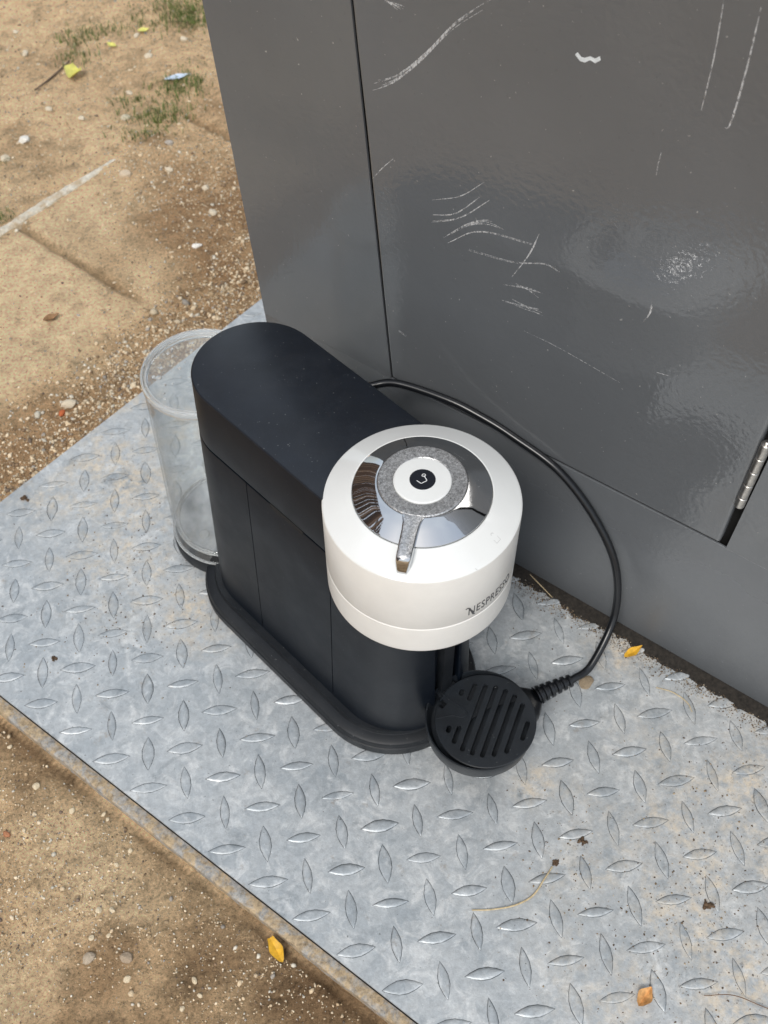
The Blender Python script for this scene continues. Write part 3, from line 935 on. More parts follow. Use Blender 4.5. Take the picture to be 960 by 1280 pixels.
# dark rebate behind the gap, side and back sheets
cab_quad_solid('inner_box', [(sL(20) + 2, 14), (30, 14), (30, ZT - 1), (sL(ZT) + 2, ZT - 1)], -3.0, -1.6, M['gap'], 0.0)
def cab_side(s0, name):
    vs = [cp(s0(0.35), 0.35, -0.02), cp(s0(0.35), 0.35, -45), cp(s0(ZT), ZT, -45), cp(s0(ZT), ZT, -0.02)]
    vs2 = [(x + CD.x * .2, y + CD.y * .2, z) for x, y, z in vs]
    o = link(name, vs + vs2, [(0, 1, 2, 3), (7, 6, 5, 4), (0, 4, 5, 1), (1, 5, 6, 2), (2, 6, 7, 3), (3, 7, 4, 0)], M['paint'], smooth=False)
    adopt(o, cab, base_c)
cab_side(lambda z: sL(z) - 0.003, 'side_panel'); cab_side(lambda z: 60.3, 'side_panel')
o = link('back_panel', [cp(sL(0), .35, -45.2), cp(60.3, .35, -45.2), cp(60.3, ZT, -45.2), cp(sL(ZT), ZT, -45.2),
                        cp(sL(0), .35, -45.5), cp(60.3, .35, -45.5), cp(60.3, ZT, -45.5), cp(sL(ZT), ZT, -45.5)],
         [(0, 1, 2, 3), (7, 6, 5, 4), (0, 4, 5, 1), (1, 5, 6, 2), (2, 6, 7, 3), (3, 7, 4, 0)], M['paint'], smooth=False); adopt(o, cab, base_c)
o = link('top_panel', [cp(sL(ZT), ZT + .1, .3), cp(60.5, ZT + .1, .3), cp(60.5, ZT + .1, -45.6), cp(sL(ZT), ZT + .1, -45.6),
                       cp(sL(ZT), ZT + .6, .3), cp(60.5, ZT + .6, .3), cp(60.5, ZT + .6, -45.6), cp(sL(ZT), ZT + .6, -45.6)],
         [(0, 1, 2, 3), (7, 6, 5, 4), (0, 4, 5, 1), (1, 5, 6, 2), (2, 6, 7, 3), (3, 7, 4, 0)], M['paint'], smooth=False); adopt(o, cab, base_c)
# wide black slot along the hinge side (frame edge is cut back)
# barrel hinge: five knuckles and a pin
hinge = None
def barrel(s0, z0, s1, z1, rad, name, parent, base, mat, n=16, bev=0.05):
    p0, p1 = Vector(cp(s0, z0, 0.26)), Vector(cp(s1, z1, 0.26))
    d_ = (p1 - p0).normalized(); L = (p1 - p0).length
    path = [p0, p0 + d_ * bev, p0 + d_ * (L - bev), p1]
    v, f = tube(path, [rad - bev, rad, rad, rad - bev], n)
    o = link(name, v, f, mat); adopt(o, parent, base); return o
ha, hb = Vector((18.55, 24.7)), Vector((18.75, 32.3))
leaf_pts = [cp(18.55, 24.7, -.5), cp(18.58, 24.7, .2), cp(18.78, 32.3, .2), cp(18.75, 32.3, -.5), cp(18.63, 24.7, -.5), cp(18.66, 24.7, .2), cp(18.86, 32.3, .2), cp(18.83, 32.3, -.5)]
hinge = link('hinge', leaf_pts, [(0, 1, 2, 3), (7, 6, 5, 4), (0, 4, 5, 1), (1, 5, 6, 2), (2, 6, 7, 3), (3, 7, 4, 0)], M['steel'], smooth=False)
adopt(hinge, cab, base_c)
cuts = [0.0, 0.16, 0.37, 0.58, 0.79, 1.0]
for k in range(5):
    a_, b_ = ha.lerp(hb, cuts[k] + .004), ha.lerp(hb, cuts[k + 1] - .004)
    kn = barrel(a_[0], a_[1], b_[0], b_[1], 0.40 if k % 2 == 0 else .385, 'knuckle', hinge, (0, 0, 0), M['steel'])
a_, b_ = ha.lerp(hb, -0.01), ha.lerp(hb, 1.03)
barrel(a_[0], a_[1], b_[0], b_[1], 0.26, 'hinge_pin', hinge, (0, 0, 0), M['steel'], bev=.1)

# scratches, each a few hair strips lying on the paint
scr = {'a': [(-17.2, 47.82), (-14.98, 49.22), (-12.69, 51.59), (-10.23, 54.61), (-7.01, 57.42)], 'b': [(-15.91, 54.62), (-14.23, 54.48)], 'd': [(9.63, 62.12), (9.74, 58.42), (9.71, 55.37), (9.54, 54.24), (8.98, 54.56)], 'e': [(7.46, 61.46), (7.68, 58.21), (7.71, 54.74)], 'f': [(-17.1, 40.04), (-16.17, 41.34), (-14.99, 42.77)], 'g': [(-11.47, 40.31), (-8.99, 41.68), (-7.03, 43.65)], 'hh': [(-11.4, 39.02), (-9.22, 40.1), (-7.25, 42.33)], 'i': [(-11.38, 38.35), (-8.83, 39.84), (-6.4, 42.4)], 'j': [(-10.35, 37.26), (-8.06, 39.59), (-6.34, 40.54), (-4.58, 40.74)], 'k': [(-9.8, 37.04), (-6.94, 39.42), (-2.34, 40.31)], 'l': [(-1.95, 41.4), (-2.59, 39.11), (-4.38, 35.26)], 'm': [(-7.9, 37.14), (-3.89, 37.88), (-1.18, 39.03), (0.22, 38.96)], 'n': [(-4.4, 35.5), (-2.25, 36.02), (0.07, 35.92)], 'o': [(-4.35, 34.05), (-2.05, 34.24), (0.09, 34.63)], 'p': [(5.81, 51.12), (5.78, 50.23), (5.83, 49.48)], 'q': [(-2.16, 31.81), (1.2, 31.76), (6.7, 31.18)], 'r': [(7.71, 40.27), (7.75, 38.98), (7.36, 37.7)], 's': [(-14.7, 24.97), (-13.81, 24.78)], 't': [(9.28, 33.84), (10.25, 33.99)]}
strands = {'a': (14, 1.0, .06), 'b': (6, .45, .09), 'd': (3, .06, .12), 'e': (2, .12, .07), 'f': (3, .25, .06), 'g': (2, .2, .06), 'hh': (2, .25, .07), 'i': (2, .2, .07),
           'j': (7, .8, .07), 'k': (2, .2, .08), 'l': (4, .35, .10), 'm': (2, .5, .06), 'n': (5, .9, .07), 'o': (5, .8, .07), 'p': (1, .1, .07), 'q': (1, .1, .05), 'r': (5, .4, .07), 's': (2, .2, .07), 't': (2, .2, .05)}
rs = random.Random(4)
for k_, pts_ in scr.items():
    n_, sp_, wd_ = strands[k_]
    parts = []
    for q in range(n_):
        o1, o2 = rs.uniform(-sp_, sp_) / 2, rs.uniform(-sp_, sp_) / 2
        t0, t1 = (rs.uniform(0, .35), rs.uniform(.65, 1)) if n_ > 2 else (0, 1)
        path = smooth_path([(s, z, 0) for s, z in pts_], 10)
        i0, i1 = int(t0 * (len(path) - 1)), int(t1 * (len(path) - 1))
        path = path[i0:i1 + 1]
        if len(path) < 3: continue
        P3, W3 = [], []
        for i, p in enumerate(path):
            f = i / (len(path) - 1)
            of = o1 * (1 - f) + o2 * f
            P3.append(cp(p.x + of * 0.5, p.y + of, 0.108 + 0.001 * q + bow(p.x + of * .5, p.y + of)))
            W3.append(wd_ * (0.35 + 0.65 * math.sin(math.pi * min(1, max(0, f))) ** 0.6) * rs.uniform(.7, 1.15))
        parts.append(ribbon3(P3, W3, CN))
    if not parts: continue
    v, f = join(*parts)
    adopt(link('scratch', v, f, M['scratch'], smooth=False), door)
# chipped flake of paint, pale undercoat
fl = [(-1.21, 55.39), (-0.81, 55.09), (-0.47, 55.1), (-0.11, 55.38), (0.25, 55.29), (0.6, 55.61), (0.5, 55.85), (0.2, 55.59), (-0.15, 55.63), (-0.51, 55.41), (-0.74, 55.38), (-1.06, 55.6)]
adopt(link('paint_chip', [cp(s, z, 0.110 + bow(s, z)) for s, z in fl], [tuple(range(len(fl)))], m_plain('pale_undercoat', (.62, .66, .68), .6, nscale=200, namp=.2), smooth=False), door)

# damp soil packed along the foot of the cabinet
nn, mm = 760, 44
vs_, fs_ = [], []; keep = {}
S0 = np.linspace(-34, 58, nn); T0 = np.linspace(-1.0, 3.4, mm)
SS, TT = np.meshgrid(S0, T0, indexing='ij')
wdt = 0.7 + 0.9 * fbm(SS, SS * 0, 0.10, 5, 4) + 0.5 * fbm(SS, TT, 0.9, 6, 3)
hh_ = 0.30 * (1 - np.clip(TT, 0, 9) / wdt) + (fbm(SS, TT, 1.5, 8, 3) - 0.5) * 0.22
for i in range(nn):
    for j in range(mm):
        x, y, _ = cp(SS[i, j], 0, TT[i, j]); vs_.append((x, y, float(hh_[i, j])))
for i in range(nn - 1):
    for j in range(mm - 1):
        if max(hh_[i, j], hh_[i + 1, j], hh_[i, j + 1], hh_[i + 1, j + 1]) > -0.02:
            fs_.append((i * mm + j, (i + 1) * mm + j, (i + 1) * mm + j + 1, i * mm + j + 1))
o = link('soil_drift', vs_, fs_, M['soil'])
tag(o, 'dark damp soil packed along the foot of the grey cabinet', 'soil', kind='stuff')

# ------------------------------------------------------------------ coffee machine
hx, hy, H = 11.903, 8.844, 30.35
MD = Vector((-0.5755, 0.8178, 0)); MN = Vector((-0.8178, -0.5755, 0)); HC = Vector((hx, hy, 0))
LB = 18.93; BC = HC + MD * LB
zS, zB_, zL, rH = 24.09, 20.80, 24.15, 7.32
rTop, rLow, zBase = 5.27, 6.40, 2.45
mach = empty('coffee_machine', (hx, hy, 0))
MB_ = (hx, hy, 0)
tag(mach, 'black capsule coffee machine with round white head and clear rear water tank', 'coffee machine')
def lean(vs): return [(v[0] + 0.0121 * v[2], v[1], v[2]) for v in vs]
def mpart(name, vf, mat, parent=None, **kw):
    o = link(name, lean(vf[0]), vf[1], mat, **kw)
    if parent is None: adopt(o, mach, MB_)
    else: o.parent = parent
    return o
def stad(front, r, nseg=32, rf=None, back=None):
    """closed outline: front arc round HC+MD*front, back arc round BC, counter-clockwise"""
    rf = rf or r
    pf = HC + MD * front; pb = (back or BC); a0 = math.atan2(MN.y, MN.x)
    out = []
    for i in range(nseg + 1):                       # front half: from +MN over -MD to -MN
        t = a0 + math.pi * i / nseg
        out.append((pf.x + rf * math.cos(t), pf.y + rf * math.sin(t)))
    for i in range(nseg + 1):
        t = a0 + math.pi + math.pi * i / nseg
        out.append((pb.x + r * math.cos(t), pb.y + r * math.sin(t)))
    return out
# check the arc direction: front arc must pass through -MD
def loft(outlines, cap0=True, cap1=True, closed=True):
    vs, fs = [], []; n = len(outlines[0][0])
    for pts_, z in outlines: vs += [(x, y, z) for x, y in pts_]
    for k in range(len(outlines) - 1):
        for i in range(n if closed else n - 1):
            i2 = (i + 1) % n
            fs.append((k * n + i, k * n + i2, (k + 1) * n + i2, (k + 1) * n + i))
    if cap0: fs.append(tuple(range(n))[::-1])
    if cap1: fs.append(tuple((len(outlines) - 1) * n + i for i in range(n)))
    return vs, fs
rb = 8.17; fb = 2.974
def rad_at(z): return rTop + (rLow - rTop) * (H - z) / (H - zBase)
def foff_at(z): return 2.03                                  # front arc centre of the lower body
TK = (-4.12, 31.15)                                       # water tank axis
# lid / upper body
lid_o = [(stad(0.8, rad_at(zL) - .14), zL + .02), (stad(0.8, rad_at(zL) - .02), zL + .12), (stad(0.8, rTop + .02), H - 0.13), (stad(.8, rTop - .03), H - .05), (stad(0.8, rTop - .12), H)]
mpart('top_cover', loft(lid_o), M['side'], mats=None)
tc = bpy.data.objects['top_cover']
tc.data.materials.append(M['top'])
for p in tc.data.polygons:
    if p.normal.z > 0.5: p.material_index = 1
# inner core seen in the seams
mpart('inner_core', loft([(stad(4.0, rLow - .9, back=HC + MD * 15.0), zBase - .1), (stad(3.5, rTop - .6, back=HC + MD * 15.0), zL + .3)]), M['gap'])
# lower body in four panels with real seams at 4.4 and 14.55 cm behind the head axis
def front_cut(pts_, inset):
    """cut a flat recess (for the cup support) into the front of the arc"""
    out = []; nc = 1.6
    a_, b_ = [], []
    for p in pts_:
        q = Vector((p[0], p[1], 0)) - HC; al, nn_ = q.dot(MD), q.dot(MN)
        if nn_ > nc or al > 0: a_.append(p) if nn_ > 0 else b_.append(p)
        elif nn_ < -nc: b_.append(p)
    def at(al, nn_): q = HC + MD * al + MN * nn_; return (q.x, q.y)
    ea = (Vector((*a_[-1], 0)) - HC).dot(MD)
    return a_ + [at(ea - .04, nc + .02), at(ea + .06, nc - .12 - inset), at(-3.1 + inset, nc - .14 - inset), at(-3.1 + inset, -nc + .14 + inset), at(ea + .06, -nc + .12 + inset), at(ea - .04, -nc - .02)] + b_
def lower_ring(z, inset=0.0, seg=40):
    """outline as dictionary of the four strips at height z"""
    r = rad_at(z) - inset; pf = HC + MD * foff_at(z); rf = r
    a0 = math.atan2(MN.y, MN.x)
    def side(sgn, s0, s1, n=8):
        return [((HC + MD * (s0 + (s1 - s0) * i / n) + MN * sgn * r).x, (HC + MD * (s0 + (s1 - s0) * i / n) + MN * sgn * r).y) for i in range(n + 1)]
    front = [(pf.x + rf * math.cos(a0 + math.pi * i / seg), pf.y + rf * math.sin(a0 + math.pi * i / seg)) for i in range(seg + 1)]
    front = front_cut(front, inset)
    back = [(BC.x + r * math.cos(a0 + math.pi + math.pi * i / seg), BC.y + r * math.sin(a0 + math.pi + math.pi * i / seg)) for i in range(seg + 1)]
    def hug(q):
        d_ = math.hypot(q[0] - TK[0], q[1] - TK[1]); R_ = 6.05 + inset
        if d_ >= R_: return q
        # slide back along the machine axis until the tank is cleared
        v_ = Vector((q[0] - TK[0], q[1] - TK[1], 0)); b_ = v_.dot(MD); c_ = v_.dot(v_) - R_ * R_
        t = -b_ - math.sqrt(b_ * b_ - c_)
        return (q[0] + MD.x * t, q[1] + MD.y * t)
    back = [hug(q) for q in back]
    g = 0.045
    return dict(front=side(1, 4.4 - g, foff_at(z), 3)[:-1] + front + side(-1, foff_at(z), 4.4 - g, 3)[1:],
                left=side(1, 14.55 - g, 4.4 + g), right=side(-1, 4.4 + g, 14.55 - g),
                back=side(-1, 14.55 + g, LB, 3)[:-1] + back + side(1, LB, 14.55 + g, 3)[1:])
zs_ = [zBase - .05, 6, 12, 18, zL - .26, zL - .16]
for key, nm in (('front', 'front_shell'), ('left', 'container_panel'), ('right', 'container_panel'), ('back', 'rear_shell')):
    outs = []
    for z in zs_:
        pts_ = lower_ring(z, 0.04 if z == zs_[-1] else 0)[key]
        inn = lower_ring(z, 0.25)[key]
        outs.append(([inn[0]] + pts_ + [inn[-1]], z))
    v, f = loft(outs, False, False, closed=False)
    inn = lower_ring(zL - .12, .35)[key]; k0 = len(v); v += [(x, y, zL - .16) for x, y in [inn[0]] + inn + [inn[-1]]]
    n = len(outs[0][0])
    for i in range(n - 1): f.append(((len(zs_) - 1) * n + i, (len(zs_) - 1) * n + i + 1, k0 + i + 1, k0 + i))
    mpart(nm, (v, f), M['side'])
# finger slot at the top of the container panel
def side_box(s0, s1, z0, z1, o0, o1):
    vs = []
    for z in (z0, z1):
        for s in (s0, s1):
            for o_ in (o0, o1):
                p = HC + MD * s + MN * (rad_at((z0 + z1) / 2) + o_); vs.append((p.x, p.y, z))
    return vs, [(0, 1, 3, 2), (4, 6, 7, 5), (0, 2, 6, 4), (1, 5, 7, 3), (0, 4, 5, 1), (2, 3, 7, 6)]
mpart('finger_slot', side_box(7.5, 11.5, zL - .42, zL + .06, -.3, .015), M['gap'])
# base
bo = []
for ins, z in ((0.25, 0.0), (0.05, .08), (0.0, .25), (0.0, 1.12), (0.10, 1.20), (0.12, 1.6), (0.20, 1.78), (0.42, 1.9), (1.05, 1.98), (1.12, 2.05), (1.2, 2.45)):
    def clear_tank(q):
        d_ = math.hypot(q[0] - TK[0], q[1] - TK[1])
        if d_ >= 6.05: return q
        v_ = Vector((q[0] - TK[0], q[1] - TK[1], 0)); b_ = v_.dot(MD); c_ = v_.dot(v_) - 36.6
        t = -b_ - math.sqrt(b_ * b_ - c_)
        return (q[0] + MD.x * t, q[1] + MD.y * t)
    rr0 = 7.85 - ins; sh_ = MN * 0.33; a0b = math.atan2(MN.y, MN.x); pfb = HC + MD * 2.62 + sh_; pbb = BC + sh_
    bo.append(([(pfb.x + rr0 * math.cos(a0b + math.pi * i / 40), pfb.y + rr0 * math.sin(a0b + math.pi * i / 40)) for i in range(41)] +
               [clear_tank((pbb.x + rr0 * math.cos(a0b + math.pi + math.pi * i / 80), pbb.y + rr0 * math.sin(a0b + math.pi + math.pi * i / 80))) for i in range(81)], z))
mpart('base', loft(bo), M['base'])
# guide rail and recess on the front face, right of centre
def front_box(ang, wid, z0, z1, d0, d1):
    pf = HC + MD * foff_at(0)
    t = math.radians(ang); u = Vector((math.cos(t), math.sin(t), 0)); v_ = Vector((-u.y, u.x, 0))
    vs = []
    for z in (z0, z1):
        r_ = rad_at(z)
        for d_ in (d0, d1):
            for q in (-wid / 2, wid / 2):
                p = pf + u * (r_ + d_) + v_ * q; vs.append((p.x, p.y, z))
    return vs, [(0, 1, 3, 2), (4, 6, 7, 5), (0, 4, 5, 1), (2, 3, 7, 6), (0, 2, 6, 4), (1, 5, 7, 3)]
def along_box(a0_, a1_, n0, n1, z0, z1):
    vs = []
    for z in (z0, z1):
        for a_ in (a0_, a1_):
            for b_ in (n0, n1):
                p = HC + MD * a_ + MN * b_; vs.append((p.x, p.y, z))
    return vs, [(0, 1, 3, 2), (4, 6, 7, 5), (0, 2, 6, 4), (1, 5, 7, 3), (0, 4, 5, 1), (2, 3, 7, 6)]
mpart('guide_rail', along_box(-3.85, -3.0, -.62, .62, 2.2, zB_ - .1), M['base'])

# white head
v, f = lathe([(0, zB_ + .25), (6.4, zB_ + .2), (6.95, zB_), (7.18, zB_ + .03), (7.28, zB_ + .16), (rH, zB_ + .35), (rH, zS - .08), (rH - .06, zS - .01), (rH - .30, zS)], 128, (hx, hy))
lower = mpart('head_skirt', (v, f), M['white'])
v, f = lathe([(rH - .30, zS + .02), (rH - .03, zS + .03), (rH, zS + .09), (rH, H - .16), (rH - .02, H - .07), (rH - .09, H - .005), (rH - .20, H + .05), (6.2, H + .56), (5.19, H + 1.02), (5.12, H + 1.0), (5.10, H + .8)], 128, (hx, hy))
shell = mpart('head_shell', (v, f), M['white'])
shell.data.materials.append(M['white_gloss'])
for p in shell.data.polygons:
    if p.normal.z > 0.5: p.material_index = 1
mpart('chrome_collar', lathe([(5.12, H + .80), (5.06, H + 1.08), (4.96, H + 1.14), (4.1, H + 1.62), (3.42, H + 1.99), (3.28, H + 2.03), (3.24, H + 1.9)], 128, (hx, hy)), M['chrome'])
dial = mpart('dial_ring', lathe([(3.24, H + 1.9), (3.24, H + 2.10), (3.17, H + 2.17), (3.0, H + 2.18), (2.18, H + 2.14), (2.12, H + 2.08), (2.12, H + 1.95)], 96, (hx, hy)), M['frost'])
# lever: from the dial ring out over the collar, ending in a drop
ang = math.radians(-111.5)
LU = Vector((math.cos(ang), math.sin(ang), 0)); LV = Vector((-LU.y, LU.x, 0))
bm = bmesh.new()
secs = [(2.75, .95, 2.17, 1.75), (3.25, .80, 2.16, 1.55), (3.7, .66, 2.08, 1.35), (4.4, .60, 1.96, 1.0), (5.4, .58, 1.80, .75), (6.1, .57, 1.68, .55), (6.48, .54, 1.60, .40), (6.60, .50, 1.46, .32), (6.74, .43, 1.05, .24), (6.86, .36, .6, .22)]
rings = []
for r_, hw, zt, zb in secs:
    ring = []
    for k in range(12):
        t = 2 * math.pi * k / 12
        sx, sz = math.cos(t), math.sin(t)
        sx = math.copysign(abs(sx) ** 0.32, sx); sz = math.copysign(abs(sz) ** 0.32, sz)
        zz = (zt + zb) / 2 + (zt - zb) / 2 * sz
        p = HC + LU * r_ + LV * (hw * sx)
        ring.append(bm.verts.new(((p.x + .0121 * (H + zz)) * U, p.y * U, (H + zz) * U)))
    rings.append(ring)
for a_, b_ in zip(rings, rings[1:]):
    for k in range(12): bm.faces.new((a_[k], a_[(k + 1) % 12], b_[(k + 1) % 12], b_[k]))
bm.faces.new(rings[0]); bm.faces.new(rings[-1])
bmesh.ops.recalc_face_normals(bm, faces=bm.faces)
for f_ in bm.faces: f_.smooth = True
for f_ in bm.faces:
    if f_.normal.z > .93: f_.material_index = 1
for e_ in bm.edges:
    if len(e_.link_faces) == 2 and e_.calc_face_angle(0) > .8: e_.smooth = False
me = bpy.data.meshes.new('lever'); bm.to_mesh(me); bm.free(); me.materials.append(M['chrome']); me.materials.append(M['frost'])
o = bpy.data.objects.new('lever', me); COL.objects.link(o); o.parent = dial
btn = mpart('button', lathe([(2.10, H + 1.95), (2.10, H + 2.16), (2.03, H + 2.23), (1.9, H + 2.25), (0, H + 2.25)], 96, (hx, hy)), M['white_gloss'])
mpart('button_badge', lathe([(0.94, H + 2.24), (0.94, H + 2.262), (0, H + 2.266)], 64, (hx, hy)), M['blackgloss'], btn)
def flat_line(pts_, wid, z, mat, name, parent, closed=False):
    P = [Vector((x, y, z)) for x, y in pts_]
    if closed: P = P + [P[0]]
    v, f = ribbon3(P, wid, Vector((0, 0, 1)))
    return mpart(name, (v, f), mat, parent, smooth=False)
# cup pictogram, drawn in an icon frame rotated like the one in the picture
ia = math.radians(22)
IX = Vector((math.cos(ia), math.sin(ia), 0)); IY = Vector((-IX.y, IX.x, 0))
def icon(px, py, ox=0, oy=0): p = HC + IX * (px + ox) + IY * (py + oy); return (p.x, p.y)
cup = [(-.42, .12), (-.30, -.22), (-.26, -.27), (.16, -.27), (.21, -.24), (.27, .26)]
flat_line([icon(x, y) for x, y in cup], .055, H + 2.275, M['whiteprint'], 'cup_symbol', btn)
hd = [(.27 + .13 * math.cos(t), .27 + .12 * math.sin(t)) for t in np.linspace(0, 2 * math.pi, 18)]
flat_line([icon(x, y) for x, y in hd], .045, H + 2.277, M['whiteprint'], 'cup_symbol', btn)
# open padlock on the white slope
def slope_z(x, y):
    r_ = math.hypot(x - hx, y - hy); return H + 1.02 * (7.12 - r_) / (7.12 - 5.19) + .05
def slope_line(pts_, wid, name):
    la = math.radians(-46); UX = Vector((math.cos(la), math.sin(la), 0)); UY = Vector((-UX.y, UX.x, 0))
    c_ = HC + UX * 6.35
    P = []
    for a_, b_ in pts_:
        q = c_ + UX * b_ + UY * a_; P.append(Vector((q.x, q.y, slope_z(q.x, q.y) + .018)))
    v, f = ribbon3(P, wid, Vector((UX.x * .45, UX.y * .45, .89)))
    mpart(name, (v, f), M['greyprint'], shell, smooth=False)
slope_line([(-.22, -.02), (.22, -.02), (.22, .34), (-.22, .34), (-.22, -.04)], .05, 'padlock_symbol')
slope_line([(.14, -.04)] + [(.02 + .13 * math.cos(t), -.2 - .14 * math.sin(t)) for t in np.linspace(0, 2.9, 9)], .05, 'padlock_symbol')
slope_line([(-2.75 + .0, .25), (-2.72, .42)], .05, 'position_mark')

# lettering round the head wall
def lettering():
    text = "NESPRESSO"
    cu = bpy.data.curves.new('t', 'FONT'); cu.body = text; cu.size = 1.0; cu.extrude = 0.0; cu.space_character = 1.12; cu.resolution_u = 4
    to = bpy.data.objects.new('t', cu); COL.objects.link(to)
    bpy.context.view_layer.update()
    dg = bpy.context.evaluated_depsgraph_get()
    me = bpy.data.meshes.new_from_object(to.evaluated_get(dg))
    bpy.data.objects.remove(to)
    bm = bmesh.new(); bm.from_mesh(me)
    xs = [v.co.x for v in bm.verts]; x0, x1 = min(xs), max(xs)
    bmesh.ops.triangulate(bm, faces=bm.faces)
    ys = [v.co.y for v in bm.verts]; y1 = max(ys)
    # swash of the first letter: a bar leaning over the stem
    a0_, a1_ = math.radians(-71.0), math.radians(-35.5)
    hgt = 0.95
    zc = 24.75
    for v in bm.verts:
        t = a0_ + (v.co.x - x0) / (x1 - x0) * (a1_ - a0_)
        z = zc + v.co.y / y1 * hgt
        r_ = rH + 0.02
        v.co = Vector(((hx + r_ * math.cos(t) + .0121 * z) * U, (hy + r_ * math.sin(t)) * U, z * U))
    ext = bmesh.ops.extrude_face_region(bm, geom=bm.faces[:])
    for v in [g for g in ext['geom'] if isinstance(g, bmesh.types.BMVert)]:
        c_ = Vector((hx * U + .0121 * v.co.z, hy * U, v.co.z)); d_ = (v.co - c_).normalized(); v.co -= d_ * .0006
    bmesh.ops.recalc_face_normals(bm, faces=bm.faces)
    m2 = bpy.data.meshes.new('lettering'); bm.to_mesh(m2); bm.free(); m2.materials.append(M['darkmetal'])
    o = bpy.data.objects.new('lettering', m2); COL.objects.link(o); o.parent = shell
    # swash strokes either side of the first letter
    def arc(a_, z): t = math.radians(a_); return Vector((hx + (rH + .022) * math.cos(t), hy + (rH + .022) * math.sin(t), z))
    P = [arc(-73.2, 25.72), arc(-72.0, 25.80), arc(-70.6, 25.66), arc(-69.0, 25.1), arc(-67.6, 24.62), arc(-66.4, 24.55)]
    v, f = ribbon3(P, .13, arc(-70, 25) - Vector((hx, hy, 25)))
    mpart('lettering', (v, f), M['darkmetal'], shell, smooth=False)
lettering()

